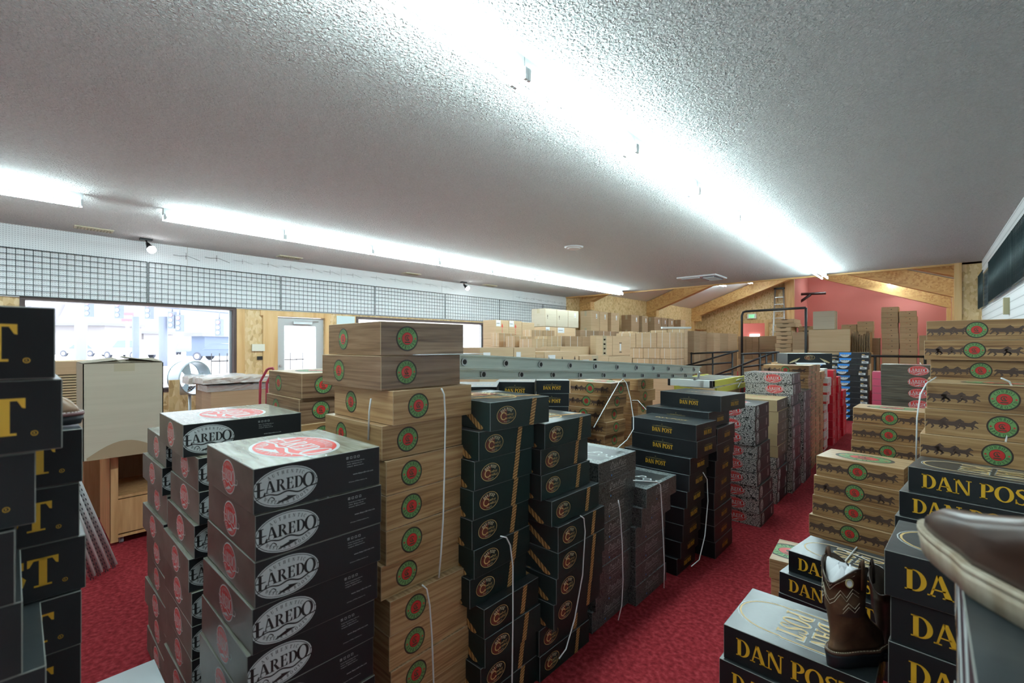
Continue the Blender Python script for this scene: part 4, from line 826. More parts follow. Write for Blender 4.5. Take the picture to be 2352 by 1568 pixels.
runS(13.2, .5, [1820, 1849], 1.44, 1.87, ['square brown carton behind the pipe frame'], '', kraft_d, zb=.5)
carton(-2.07, -1.63, 13.2, 13.62, 1.926, 2.37, 'square white carton standing on the large tan carton', 'v', kraft_p)
carton(-2.15, -1.33, 13.15, 13.75, 1.39, 1.922, 'large tan carton carrying the white carton', ''); carton(-2.17, -1.34, 13.16, 13.75, .95, 1.386, 'long carton under the large tan one', '', kraft); fill(-2.15, -1.33, 13.2, 13.75, .95, .5)
def kbox(x0, n, ztop, H, Y, where, wd=.31):
    for i in range(n):
        o = bpy.data.objects.new('kraft_box', K('kraft', wd, .42, H)); C.objects.link(o); o.location = (x0 + wd / 2 + random.uniform(-.012, .012), Y + .21, ztop - (i + 1) * H); o.rotation_euler = (0, 0, random.uniform(-.02, .02))
        tag(o, f"plain kraft box with finger hole, {ORD[i] + ' in' if i < n - 1 else 'bottom of'} {where}", 'box', 'kraft boxes before the pink wall')
    return ztop - n * H
z = kbox(-1.62, 1, 2.07, .120, 14.3, 'the single low spot by the white carton'); fill(-1.62, -1.31, 14.3, 14.7, z, .5)
z = kbox(-1.30, 2, 2.14, .120, 14.3, 'the pair by the white carton'); fill(-1.30, -.99, 14.3, 14.7, z, .5)
z = kbox(-.81, 9, 2.45, .1244, 14.0, 'the tallest stack before the pink wall'); fill(-.81, -.50, 14.0, 14.42, z, .5)
z = kbox(-.485, 8, 2.34, .1262, 14.0, 'the stack right of the tallest one'); fill(-.485, -.175, 14.0, 14.42, z, .5)
carton(-.14, .12, 14.0, 14.4, 1.43, 1.77, 'kraft carton at the right end by the pink wall'); fill(-.14, .12, 14, 14.4, 1.43, .5)
carton(-1.20, -.84, 14.0, 14.2, 1.30, 1.72, 'taped carton between the bundle and the kraft stack', 'l', kraft_d); fill(-1.2, -.84, 14, 14.2, 1.3, .5)
# flattened cardboard bundle
bd = empty('cardboard_bundle', (-1.15, 13.35, 1.38))
for i in range(11):
    x = -.16 + i * .032; h = .46 + random.uniform(-.06, .06); b = MB()
    b.poly([(x, 0, 0), (x + .012, .40, 0), (x + .02, .40, h), (x, 0, h - .02)], kraft_d); b.poly([(x + .006, 0, 0), (x + .006, 0, h - .02), (x + .026, .40, h), (x + .018, .40, 0)], kraft)
    b.poly([(x, 0, 0), (x + .006, 0, 0), (x + .006, 0, h - .02), (x, 0, h - .02)], kraft); b.build('cardboard_sheet', bd)
tag(bd, 'bundle of flattened brown cardboard right of the large tan carton', 'cardboard'); fill(-1.31, -.95, 13.3, 13.8, 1.375, .5)
# high row along the far left wall
HX = -7.7
hl = ['tall carton on the wall row, nearest the corner post', 'tall carton on the wall row, second from the corner post', 'tall carton on the wall row, third from the corner post', 'tall carton with dark side, middle of the wall row', 'tall carton right of the dark-sided one in the wall row', 'tall carton left of the beam post in the wall row', 'tall carton before the beam post in the wall row', 'narrow carton right of the beam post in the wall row', 'small reddish carton, last in the wall row']
for i, (a, c) in enumerate([(1357, 1377), (1377.6, 1396), (1403.5, 1422), (1450, 1468), (1475, 1488), (1503.6, 1518), (1519, 1532.6), (1535, 1547.5), (1563.6, 1574.5)]):
    runE(HX, .39, [a, c], 1.99, 2.62, [hl[i]], 'tl' if i != 8 else 't', kraft_d if i > 2 else kraft, 'tall cartons along the far left wall', down=False)
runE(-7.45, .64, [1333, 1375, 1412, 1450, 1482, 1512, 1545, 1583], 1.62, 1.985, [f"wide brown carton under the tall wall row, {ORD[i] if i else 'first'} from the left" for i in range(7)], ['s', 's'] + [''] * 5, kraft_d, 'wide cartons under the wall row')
b = MB()
for x0, x1, y0, y1, z0, z1 in FILL: b.box(x0 + .004, x1 - .004, y0 + .004, y1 - .004, z0 + .001, z1 - .001, kraft, ch=.004, cm=edge_t)
tag(b.build('carton_pile'), 'mostly hidden lower cartons under the piles at the back', 'cartons', kind='stuff')

# ================================================================== LADDERS, RAILINGS, FRAME
# long extension ladder lying on the boxes
def lad():
    Y0, Y1 = 1.36, 4.66; zt = lambda y: 1.512 - .053 * (y - 1.36)
    e = empty('extension_ladder', (-1.70, Y0, zt(Y0)))
    def railp(x, top, h, ya, yb, name, wd=.022):
        b = MB()
        for z0_, z1_, w_ in ((0, -.010, wd), (-.010, -h + .010, .005), (-h + .010, -h, wd)):
            P = lambda y, z, dx: (x + 1.70 + dx - 0, y - Y0, zt(y) - zt(Y0) + top + z)
            s = 1 if x > -1.9 else -1
            for (da, db) in ((0, s * w_),):
                b.poly([P(ya, z1_, da), P(yb, z1_, da), P(yb, z0_, da), P(ya, z0_, da)], fibre); b.poly([P(ya, z0_, da), P(yb, z0_, da), P(yb, z0_, db), P(ya, z0_, db)], fibre)
                b.poly([P(ya, z1_, db), P(yb, z1_, db), P(yb, z1_, da), P(ya, z1_, da)], fibre); b.poly([P(ya, z0_, db), P(yb, z0_, db), P(yb, z1_, db), P(ya, z1_, db)], fibre)
                b.poly([P(ya, z0_, da), P(ya, z0_, db), P(ya, z1_, db), P(ya, z1_, da)], fibre); b.poly([P(yb, z0_, db), P(yb, z0_, da), P(yb, z1_, da), P(yb, z1_, db)], fibre)
        for zc in (0, -h + .012):
            s = 1 if x > -1.9 else -1; q = [(0, 0), (s * .026, 0), (s * .026, -.006), (0, -.012)]
            b.grid([[P(ya, zc + dz, dx) for dx, dz in q], [P(yb, zc + dz, dx) for dx, dz in q]], fibre, smooth=False, cap0=True, cap1=True)
        return b.build(name, e)
    for x in (-1.70, -2.11): railp(x, 0, .074, Y0, Y1, 'side_rail')
    for x in (-1.725, -2.085): railp(x, -.075, .050, Y0 + .1, Y1 - .12, 'inner_rail')
    for k in range(11):
        for top, off, xa, xb in ((-.038, 0, -1.695, -2.115), (-.100, .155, -1.72, -2.09)):
            y = 1.50 + off + k * .300
            if y > Y1 - .08: continue
            b = MB(); z = zt(y) - zt(Y0) + top
            b.tube([(xa + 1.70 + .004, y - Y0, z), (xb + 1.70 - .004, y - Y0, z)], .0155, alu, 12); b.tube([(xa + 1.70 + .004, y - Y0, z), (xa + 1.70 + .010, y - Y0, z)], .0195, alu, 12); b.tube([(xa + 1.70 + .0105, y - Y0, z), (xa + 1.70 + .011, y - Y0, z)], .013, black_m, 12); b.build('rung', e)
    b = MB(); b.box(-.002, .003, Y1 - Y0 - .42, Y1 - Y0 - .06, zt(Y1) - zt(Y0) - .052, zt(Y1) - zt(Y0) - .018, M('yellow_sticker', (.70, .55, .18), .5)); b.build('sticker', e)
    b = MB(); b.tube([(.0, Y1 - Y0 + .0, zt(Y1) - zt(Y0) - .06), (.01, Y1 - Y0 - .05, zt(Y1) - zt(Y0) - .12), (.0, Y1 - Y0 - .13, zt(Y1) - zt(Y0) - .125)], .012, steel_l, 8); b.build('foot', e)
    tag(e, 'long pale fibreglass extension ladder lying across the boxes', 'ladder')
lad()
def stepladder():
    e = empty('stepladder', (-2.05, 4.76, 1.05)); L = 1.12
    for lvl, (z0, z1, y0) in enumerate(((.075, .135, 0), (.0, .055, .12))):
        for x in (0, .43):
            b = MB(); b.box(x, x + .022, y0, y0 + L, z0, z1, fibre_y); b.build('side_rail', e)
        n = 5
        for k in range(n):
            y = y0 + .10 + k * .22; b = MB(); b.box(.022, .43, y, y + (.08 if lvl == 0 else .03), z1 - .018, z1 - .004, alu); b.build('step', e)
    b = MB(); b.box(.0, .452, -.03, .05, .070, .137, M('white_ladder_cap', (.68, .72, .70), .4)); b.build('top_cap', e)
    for x in (-.004, .43):
        b = MB(); b.box(x, x + .026, -.035, -.005, .068, .138, black_m); b.build('end_foot', e)
    b = MB(); b.tube([(.455, .75, .10), (.47, .95, .12), (.46, .80, .02)], .006, steel_l, 6); b.build('spreader', e)
    tag(e, 'yellow fibreglass stepladder folded flat on boxes beyond the long ladder', 'ladder')
stepladder()
for i, y in enumerate((4.86, 5.32)):
    for k in range(7):
        o = bpy.data.objects.new('boot_box', K('cowboy', .44, .38, .15)); C.objects.link(o); o.location = (-1.83, y + .19, k * .15)
        tag(o, f"wood-print boot box under the yellow stepladder, {['near', 'far'][i]} stack, {ORD[6 - k]} from the top", 'box', KR)
# tall aluminium ladder leaning at the back wall
e = empty('tall_stepladder', atY(1790, CY, YB - .35)); e.location.z = 0; 
pl = [atY(x, CY, YB - .35).x - e.location.x for x in (1771, 1803)]; zt = 1.55 + (792 - 662) / F * atY(1790, CY, YB - .35).dot(Vector((-SN, CS, 0)))
for i, x in enumerate((pl[0], pl[1] + .05)):
    b = MB(); xt = (pl[0] + .12) if i == 0 else pl[1] - .1; b.tube([(x, 0, .0), (xt, .2, zt)], .035, alu, 6); b.build('side_rail', e)
for k in range(13):
    z = .3 + k * .305; f = z / zt
    if z < zt - .1: b = MB(); b.box(pl[0] + .12 * f, pl[1] + .05 - .15 * f, .2 * f - .04, .2 * f + .04, z - .015, z + .015, alu); b.build('step', e)
b = MB(); b.box(pl[0] + .08, pl[1] - .05, .12, .28, zt - .02, zt + .05, black_m); b.build('top_cap', e); tag(e, 'tall aluminium stepladder leaning on the strand-board back wall', 'ladder')
# bracket on the pink side wall
e = empty('wall_bracket', (XC, 24.6, 3.4)); pa = atd(1827, 676, 21.0); pb = atd(1897, 673, 20.4); pc = atd(1828, 700, 21.0); pd = atd(1862, 676, 20.7)
for nm, a_, b2_, in (('arm', pa, pb), ('brace', pc, pd)):
    b = MB(); b.tube([a_ - e.location, b2_ - e.location], .06, M('dark_timber', (.045, .022, .022), .5), 4); b.build(nm, e)
tag(e, 'dark timber bracket projecting from the pink wall corner', 'bracket')
tag(bx(XL, XL + .5, 22.45, 22.95, 2.30, 2.33, pine, 'shelf_board'), 'small pine shelf in the far left corner', 'shelf')
def pipes(name, label, cat, segs, r=.021, loc=(0, 0, 0)):
    e = empty(name, loc); L = Vector(loc)
    for nm, pts in segs: b = MB(); b.tube([Vector(p) - L for p in pts], r, black_m, 8); b.build(nm, e)
    return tag(e, label, cat)
fa, fb = atY(1704, CY, 12.2), atY(1851, CY, 12.2)
pipes('pipe_frame', 'tall black pipe frame standing before the far cartons', 'pipe frame', [('pipe', [(fa.x, 12.2, 0), (fa.x, 12.2, 2.28), (fa.x + .03, 12.2, 2.36), (fa.x + .10, 12.2, 2.38), (fb.x, 12.2, 2.40)]), ('upright', [(fb.x, 12.2, 2.40), (fb.x, 12.2, 0)])], .028, (fa.x, 12.2, 0))
# ramp railing, left part: level top rail, slanting rail, posts
def P_(x, y, Y): return atY(x, y, Y)
Yr = 10.9
sg = [('top_rail', [P_(1586, 812, Yr), P_(1690, 807, Yr)]), ('slanting_rail', [P_(1568, 842, Yr), P_(1696, 805, Yr)]), ('middle_rail', [P_(1586, 840, Yr), P_(1683, 832, Yr)]), ('lower_rail', [P_(1590, 868, Yr), P_(1683, 857, Yr)])]
for x in (1588, 1637, 1682): q = P_(x, 809, Yr); sg.append(('post', [q, (q.x, q.y, 0)]))
pipes('ramp_railing', 'black pipe railing before the large brown cartons', 'railing', sg, .02, (P_(1637, 809, Yr).x, Yr, 0))
Yr = 9.9
sg = [('top_rail', [P_(1703, 813, Yr), P_(1790, 809, Yr)]), ('slanting_rail', [P_(1625, 868, Yr), P_(1704, 838, Yr), P_(1772, 811, Yr)]), ('lower_rail', [P_(1706, 843, Yr), P_(1784, 833, Yr)])]
for x in (1706, 1746, 1760, 1775, 1785): q = P_(x, 812, Yr); sg.append(('post', [q, (q.x, q.y, 0)]))
pipes('ramp_railing', 'black pipe railing with slanting rail behind snakeskin boxes', 'railing', sg, .02, (P_(1746, 809, Yr).x, Yr, 0))
Yr = 12.4
sg = [('top_rail', [P_(1792, 813, Yr), P_(1890, 816, Yr), P_(2127, 819, Yr)])]
for x in (1800, 1925, 2010, 2125): q = P_(x, 818, Yr); sg.append(('post', [q, (q.x, q.y, 0)]))
pipes('guard_rail', 'long level black guard rail before the pink-wall boxes', 'railing', sg, .024, (P_(1925, 816, Yr).x, Yr, 0))
# loose white lamp tray on the cartons
e = empty('loose_light_fixture', (-4.62, 11.12, 1.955), math.radians(44)); b = MB()
b.grid([[(-.36, -.07, .045), (-.36, -.05, 0), (-.36, .05, 0), (-.36, .07, .045)], [(.36, -.07, .045), (.36, -.05, 0), (.36, .05, 0), (.36, .07, .045)]], fix_m, smooth=False, cap0=True, cap1=True); b.build('tray', e)
tag(e, 'loose white light fixture lying on the strapped cartons', 'light fixture')
# straps
def strap(pts, label, r=.0035):
    b = MB(); b.tube(pts, r, plastic_w, 6, r2=r * .8); tag(b.build('packing_strap'), label, 'strap', 'white packing straps')
def sX(pts, X): return [atX(x, y, X) for x, y in pts]
strap(sX([(1014, 892), (1020, 905), (1023, 960), (1021, 1080), (1018, 1190), (1013, 1270), (1008, 1326)], -1.365), 'white strap down the upper tall wood-print stack')
strap(sX([(970, 1343), (980, 1352), (987, 1390), (992, 1460), (996, 1568), (998, 1700)], -1.350), 'white strap down the lower tall wood-print stack')
strap([atY(x, y, .885) for x, y in [(852, 915), (848, 945), (846, 1010)]], 'white strap on the left side of the tall wood-print stack')
strap(sX([(1150, 1231), (1163, 1234), (1172, 1252), (1178, 1300), (1178, 1420), (1176, 1568), (1175, 1660)], -1.255), 'white strap down the nearer green stack')
strap(sX([(1333, 1184), (1341, 1190), (1344, 1220), (1338, 1320), (1320, 1420), (1300, 1490), (1284, 1512)], -1.235), 'white strap down the farther green stack')
strap(sX([(1420, 1149), (1424, 1170), (1429, 1250), (1431, 1330), (1428, 1390), (1420, 1424)], -1.26), 'white strap down the nearer scroll-patterned stack')
strap(sX([(1455, 1103), (1508, 1106), (1517, 1113), (1521, 1180), (1526, 1300), (1525, 1350)], -1.19), 'white strap over the farther scroll-patterned stack')
strap(sX([(1615, 1085), (1624, 1100), (1626, 1150), (1619, 1230), (1606, 1285), (1588, 1300)], -1.135), 'loose white strap on the nearer gold-name stack')
strap([atd(x, y, d) for x, y, d in [(1364, 981, 2.75), (1392, 930, 2.9), (1422, 878, 3.1), (1431, 870, 3.1), (1439, 880, 3.1), (1448, 915, 3.1), (1455, 960, 3.05), (1455, 985, 3.0), (1440, 1010, 2.95), (1418, 1029, 2.75)]], 'loose white strap loop hanging below the long ladder')
strap([atd(x, y, d) for x, y, d in [(1452, 919, 3.3), (1465, 919, 3.3), (1484, 940, 3.2)]], 'short loose strap end beside the white loop', .003)
strap([atd(x, y, 2.20 + .0 * y) for x, y in [(2300, 868), (2318, 876), (2326, 890), (2322, 940), (2312, 1000), (2304, 1062)]], 'white strap around the strapped stack at the right edge', .0045)
strap([atd(x, y, d) for x, y, d in [(2150, 866, 2.62), (2128, 880, 2.39), (2114, 905, 2.34), (2106, 960, 2.34), (2104, 1060, 2.34)]], 'white strap on the left corner of the strapped stack')
strap([atd(x, y, 4.98) for x, y in [(2113, 833), (2117, 838), (2115, 862), (2112, 890)]], 'white strap on the plank-print stack', .005)
strap([atZ(x, y, .456) for x, y in [(1968, 1256), (1940, 1290), (1926, 1322)]], 'white strap across the low amber-letter stack')
strap([atZ(x, y, .456) for x, y in [(1935, 1262), (1980, 1280), (2028, 1304)]], 'thin white strap along the low amber-letter stack', .002)

# ================================================================== BOOTS
def boot(name, loc, rz, label, leather, sole, s=1.0, tilt=(0, 0), shaft=True, stitch=None, paper_in=False, welt=None, hs=.255, foot=.205, ball=.050, lift=0):
    """a western boot, toe along -Y; heel at the origin side"""
    e = empty(name, loc, rz); e.rotation_euler = (tilt[0], tilt[1], rz); e.scale = (s, s, s); e.location.z += lift * s
    def outline(z, grow=0):
        # footprint: from the toe (-Y) round to the heel (+Y)
        N = 36; zz = max(0, z - .03); f = min(1, zz / .105)
        ytoe = -foot + (foot - .055) * (.12 * (f / .32) ** 2 if f < .32 else .12 + .88 * ((f - .32) / .68) ** .85); yheel = .085 - .010 * math.sin(min(1, zz / .12) * PI)
        wball = ball * (1 - .10 * f); whl = .034 + .012 * f; pts = []
        for i in range(N):
            a = 2 * PI * i / N; c, sn = math.cos(a), math.sin(a); yc = (ytoe + yheel) / 2; ry = (yheel - ytoe) / 2 + grow
            y = yc + ry * sn; t = (yheel - y) / (yheel - ytoe + 1e-6); wmid = .036 + (.048 - .036) * f
            wv = (whl * (1 - t) + wball * t) if t > .62 else (whl + (wmid - whl) * (t / .35) if t < .35 else wmid + (wball - wmid) * ((t - .35) / .27))
            x = (wv + grow) * (1 if c > 0 else -1) * abs(c) ** (.85 if t > .5 else .8); pts.append((x, y, z))
        return pts
    SZ = .03
    b = MB(); b.grid([[(x, y, -lift) for x, y, z in outline(0, .002)], outline(.013, .006)], sole, cap0=True); b.grid([outline(.013, .007), outline(.024, .007)], sole, cap1=True)
    b.build('sole', e)
    b = MB(); b.grid([[(x, y, z) for x, y, z in outline(.022, .0085)], outline(.030, .0085)], welt or sole, cap1=True, cap0=True); b.build('welt', e)
    if stitch:
        for i, q in enumerate(outline(.0312, .006)):
            pass
        b = MB(); O = outline(.0315, .0062)
        for i in range(36):
            p, q = Vector(O[i]), Vector(O[(i + 1) % 36])
            for k in (0, .5): b.tube([p.lerp(q, k + .06), p.lerp(q, k + .38)], .0011, stitch, 5)
        b.build('welt_stitch', e)
    rows = []
    for z in (.030, .040, .052, .064, .076, .086, .095, .104, .112): 
        g = -.001 if z < .05 else -.004
        rows.append(outline(z, g - (.012 * max(0, (z - .05)) / .06) * 0))
    # instep merges to the shaft
    shz = [.125, .14, .16, .19, .22, .25, .28, .31, hs + .075]
    for z in shz:
        if z > hs + .08: break
        f = min(1, (z - .112) / .05); N = 36; rx = .046 + .010 * min(1, (z - .112) / .15); ry = .062 + .006 * min(1, (z - .112) / .15); yc = .018; o_ = outline(.112, -.004); r = []
        for i in range(N):
            a = 2 * PI * i / N; r.append((o_[i][0] * (1 - f) + rx * math.cos(a) * f, o_[i][1] * (1 - f) + (yc + ry * math.sin(a)) * f, z))
        rows.append(r)
    if shaft:
        zt = rows[-1][0][2]; top = []
        for i in range(36):
            a = 2 * PI * i / 36; dip = .060 * abs(math.sin(a)) ** 3.0; top.append((rows[-1][i][0], rows[-1][i][1], zt + .028 - dip))
        rows[-1] = [(x, y, z - .035) for x, y, z in rows[-1]]; rows.append(top)
        inner = [(x * .95, (y - .018) * .95 + .018, z - .001) for x, y, z in top]; low = [(x * .9, (y - .018) * .9 + .018, .15) for x, y, z in top]
    else: rows = rows[:10]
    b = MB(); b.grid(rows, leather, cap0=True, cap1=not shaft)
    if shaft: b.grid([top, inner, low], M('boot_lining', (.10, .07, .05), .8), cap1=True)
    b.build('upper', e)
    if shaft:
        for sx in (-1, 1):     # pull straps
            b = MB(); x = sx * .056; zt2 = zt + .030
            b.tube([(x * 1.03, .018, zt2 - .07), (x * 1.05, .018, zt2), (x * .98, .018, zt2 + .022), (x * .88, .018, zt2), (x * .86, .018, zt2 - .06)], .010, leather, 6, r2=.0025); b.build('pull_strap', e)
        b = MB(); b.tube([(x * 1.015, (y - .018) * 1.015 + .018, z) for x, y, z in top], .003, M('boot_binding', (.045, .022, .015), .5), 6, close=True); b.build('top_binding', e)
    if stitch and shaft:
        def sh(a, z):
            i = int(a / 360 * 36) % 36; zz = z; 
            rx, ry = .0565, .0685
            return (rx * math.cos(math.radians(a)), .018 + ry * math.sin(math.radians(a)), zz)
        b = MB()
        for s0 in (-1, 1):
            c0 = 90
            for zo, am in ((0, 0), (.012, 4)):
                b.tube([sh(c0 + s0 * (70 - am), .300 - zo), sh(c0 + s0 * 40, .282 - zo), sh(c0 + s0 * 18, .262 - zo), sh(c0, .238 - zo)], .0008, stitch, 4)
                b.tube([sh(c0 + s0 * 78, .230 - zo), sh(c0 + s0 * 60, .245 - zo), sh(c0 + s0 * 45, .215 - zo), sh(c0 + s0 * 30, .235 - zo), sh(c0 + s0 * 14, .205 - zo), sh(c0, .192 - zo)], .0009, stitch, 4)
                b.tube([sh(c0 + s0 * 80, .200 - zo), sh(c0 + s0 * 66, .182 - zo), sh(c0 + s0 * 50, .198 - zo), sh(c0 + s0 * 36, .175 - zo)], .0009, stitch, 4)
            b.tube([sh(c0 + s0 * (52 + 9 * math.cos(t * PI / 6)), .262 + .013 * math.sin(t * PI / 6)) for t in range(12)], .0022, M('boot_inlay_edge', (.50, .42, .22), .5), 5, close=True)
        b.build('shaft_stitching', e)
        for s0 in (-1, 1):
            b = MB(); b.poly([sh(90 + s0 * (52 + 8 * math.cos(t * PI / 8)), .262 + .011 * math.sin(t * PI / 8)) for t in range(16)], paper); b.build('pull_hole', e)
    if paper_in:
        b = MB(); b.grid([[(x * .8, (y - .018) * .8 + .018, z0) for x, y, _ in top] for z0 in (.20,)] + [[(x * .84, (y - .018) * .84 + .018, z - .012 + .012 * math.sin(i * .9)) for i, (x, y, z) in enumerate(top)]] + [[(x * .3, (y - .018) * .3 + .018, zt + .01 + .008 * math.sin(i * 1.3)) for i, (x, y, z) in enumerate(top)]], paper, cap1=True)
        b.build('paper_stuffing', e)
    return tag(e, label, 'boot')
brown_l = ramp_mat('brown_leather', 'noise', (16, 16, 16), [(.3, (.055, .025, .013)), (.55, (.105, .052, .026)), (.8, (.18, .10, .05))], .42, 5, .5, .1)
dark_l = ramp_mat('dark_brown_leather', 'noise', (14, 14, 14), [(.3, (.018, .009, .008)), (.7, (.05, .024, .016))], .33, 5, .5, .1)
tan_l = ramp_mat('tan_leather', 'noise', (14, 14, 14), [(.3, (.16, .09, .05)), (.7, (.28, .17, .10))], .4, 5, .5, .1)
sole_d = M('dark_rubber_sole', (.018, .022, .028), .55); sole_t = ramp_mat('pale_crepe_sole', 'noise', (40, 40, 12), [(.3, (.30, .22, .14)), (.7, (.50, .44, .34))], .6); st_c = M('cream_stitch', (.62, .55, .40), .6)
bp_ = atZ(1945, 1490, .5085)
bp_ = atZ(1938, 1524, .5085)
boot('cowboy_boot', (bp_.x + .008, bp_.y + .035, .5082), math.radians(152), 'brown cowboy boot with cream stitching standing on the amber-letter box', brown_l, sole_d, 1.0, stitch=st_c, paper_in=True, welt=M('brown_welt', (.10, .05, .03), .5), hs=.20, foot=.16, ball=.055, lift=.022)
boot('cowboy_boot', (bp_.x + .115, bp_.y + .185, .5082), math.radians(160), 'darker boot half hidden behind the stitched brown boot', dark_l, sole_d, .98, stitch=None, welt=sole_d, hs=.19, foot=.15, ball=.055)
tp_ = atd(2142, 1200, .76)
bt = boot('cowboy_boot', (tp_.x + .469 * .335, tp_.y - .883 * .335, 1.2165), math.radians(208), 'large dark brown boot toe at the right edge, close to the camera', dark_l, sole_t, 1.0, tilt=(math.radians(0), 0), stitch=None, welt=sole_t, hs=.2, foot=.33, ball=.056, lift=.012)
boot('cowboy_boot', (-1.535, -.085, 1.362), math.radians(172), 'tan boot with white stitching on the second black stack', tan_l, sole_d, .95, stitch=M('white_stitch', (.8, .75, .7), .5), welt=M('maroon_welt', (.13, .05, .05), .5), hs=.18)

# ================================================================== LEFT BACKGROUND: cabinets, cartons, fan, packages
e = empty('display_cabinet', (-5.25, .50, 0)); Wc, Dc, Hc = .63, .86, .705
for nm, a in (('side_panel', (0, Wc, 0, .02, 0.04, Hc)), ('side_panel', (0, Wc, Dc - .02, Dc, .04, Hc)), ('top_panel', (0, Wc, 0, Dc, Hc - .02, Hc)), ('shelf', (.02, Wc, .02, Dc - .02, .36, .38)), ('back_panel', (0, .02, .02, Dc - .02, .06, Hc - .02)), ('base_panel', (.02, Wc, .02, Dc - .02, .06, .08))):
    b = MB(); b.box(*a, oak if nm != 'back_panel' else oak_d); b.build(nm, e)
b = MB(); b.box(Wc - .02, Wc, .02, Dc - .02, .09, .352, oak); b.build('door', e)
b = MB(); b.box(Wc - .03, Wc + .002, 0, .045, .03, Hc, oak); b.build('corner_post', e)
for x in (.06, Wc - .06):
    for y in (.07, Dc - .07): b = MB(); b.cyl((x, y - .012, .03), (x, y + .012, .03), .03, M('caster_wheel', (.25, .25, .27), .4), 12); b.build('caster', e)
tag(e, 'light oak display cabinet with open shelf above a door', 'cabinet')
e = empty('display_cabinet', (-6.1, .42, 0))
for nm, a in (('side_panel', (0, .6, 0, .03, 0, .80)), ('side_panel', (0, .6, .8, .83, 0, .80)), ('top_panel', (0, .6, 0, .83, .80, .82)), ('back_panel', (.57, .6, .03, .8, 0, .8))): b = MB(); b.box(*a, oak_d); b.build(nm, e)
tag(e, 'darker brown display cabinet behind the light oak one', 'cabinet')
e = empty('open_carton', (-4.98, .335, .712)); b = MB(); hh = .70
for a in ((0, .50, 0, .006, 0, hh), (0, .50, .46, .466, 0, hh), (0, .006, 0, .466, 0, hh), (.494, .50, 0, .466, 0, hh)): b.box(*a, kraft_p)
b.box(.5, .502, .17, .29, hh - .06, hh - .0, tape_m); b.box(0.006, .494, .006, .46, .0, .006, kraft_p); b.build('carton_wall', e)
for pts in ([(0, -.0, hh), (.5, 0, hh), (.47, .20, hh + .02), (.02, .21, hh + .03)], [(0, .466, hh), (.5, .466, hh), (.48, .24, hh + .035), (.05, .22, hh + .05)], [(.5, 0, hh + .002), (.5, .466, hh + .002), (.36, .42, hh + .03), (.38, .04, hh + .012)]):
    b = MB(); b.poly(pts, kraft_p); b.poly([(x, y, z + .006) for x, y, z in reversed(pts)], kraft_p); b.build('flap', e)
b = MB(); n = 12; b.poly([(.508, .02 + .43 * i / n, .0) for i in range(n + 1)] + [(.506, .45 - .43 * i / n, .02 + .10 * math.sin(PI * i / n)) for i in range(n + 1)], M('brown_flap', (.36, .25, .15), .8)); b.build('lower_flap', e)
tag(e, 'tall pale open carton with loose flaps standing on the cabinet', 'carton')
# slatted basket box and odds behind the left stack
e = empty('slatted_crate', (-6.7, .06, 0)); 
for k in range(12): b = MB(); b.box(0, .5, .0, .50, .95 + k * .026, .967 + k * .026, M('pale_slat', (.62, .48, .28), .6)); b.build('slat', e)
b = MB(); b.box(0, .5, 0, .5, 0, .95, oak); b.build('stand', e); b = MB(); b.box(.0, .5, 0, .5, 1.262, 1.39, kraft); b.build('upper_panel', e)
tag(e, 'slatted pale wooden crate before the big window, left of the open carton', 'crate')
# slotted shelf uprights leaning
for i in range(4):
    p0 = atZ(262 - i * 17, 1302 + i * 9, .0); p1 = atd(176 - i * 12, 1105 + i * 12, 2.75 - i * .05); dv = (p1 - p0); p1 = p0 + dv * 1.5
    b = MB(); b.tube([p0 + Vector((0, 0, .02)), p1], .022, M('pale_grey_enamel', (.60, .64, .64), .45), 4); n = 30
    t = (p1 - p0).normalized(); vw = (Vector((0, 0, EYE)) - p0).normalized(); sd = t.cross(vw).normalized(); fr = sd.cross(t).normalized()
    if fr.dot(vw) < 0: fr = -fr
    for k in range(n):
        c = p0.lerp(p1, (k + .5) / n) + fr * .0165
        for s0 in (-.006, .006): b.poly([c + sd * (s0 - .0025) - t * .010, c + sd * (s0 + .0025) - t * .010, c + sd * (s0 + .0025) + t * .010, c + sd * (s0 - .0025) + t * .010], M('slot_dark', (.07, .08, .09), .6))
    tag(b.build('shelf_upright'), f"grey slotted metal shelf upright leaning by the black boxes, {['rightmost', 'second from right', 'third from right', 'leftmost'][i]}", 'shelf upright', 'slotted metal uprights')
# film wrapped flat packages on a carton base
film = M('clear_film', (.9, .93, .95), .12, alpha=.42, bump=('noise', 25, 1, .02))
tag(bx(-7.36, -6.92, 1.74, 2.56, 0, .93, kraft_d, 'carton', ch=.004), 'tall brown carton under the lowest wrapped package', 'carton')
tag(bx(-7.84, -7.40, 1.78, 2.50, 0, 1.005, kraft_d, 'carton', ch=.004), 'tall brown carton behind the wrapped packages by the window', 'carton')
def package(x0, x1, y0, y1, z0, z1, label, rz=0):
    e = empty('wrapped_package', ((x0 + x1) / 2, (y0 + y1) / 2, z0), rz); hx, hy, h = (x1 - x0) / 2, (y1 - y0) / 2, z1 - z0
    b = MB(); b.box(-hx, hx, -hy, hy, .002, h, kraft_d, ch=.003, cm=edge_t); b.build('carton_core', e)
    b = MB(); rows = []; rnd = random.Random(int(z0 * 1000))
    for j in range(15):
        y = -hy - .02 + (2 * hy + .0) * j / 14 * .86; r = []
        for i in range(20):
            a = 2 * PI * i / 20; c, s = math.cos(a), math.sin(a); q = .018 + rnd.uniform(-.008, .012); r.append(((hx + q) * (1 if c > 0 else -1) * min(1, abs(c) * 1.35), y, max(.001, h / 2 + (h / 2 + q) * (1 if s > 0 else -1) * min(1, abs(s) * 1.35))))
        rows.append(r)
    b.grid(rows, film, smooth=False, cap0=True, cap1=True); b.build('clear_wrap', e); tag(e, label, 'package', 'film-wrapped flat packages')
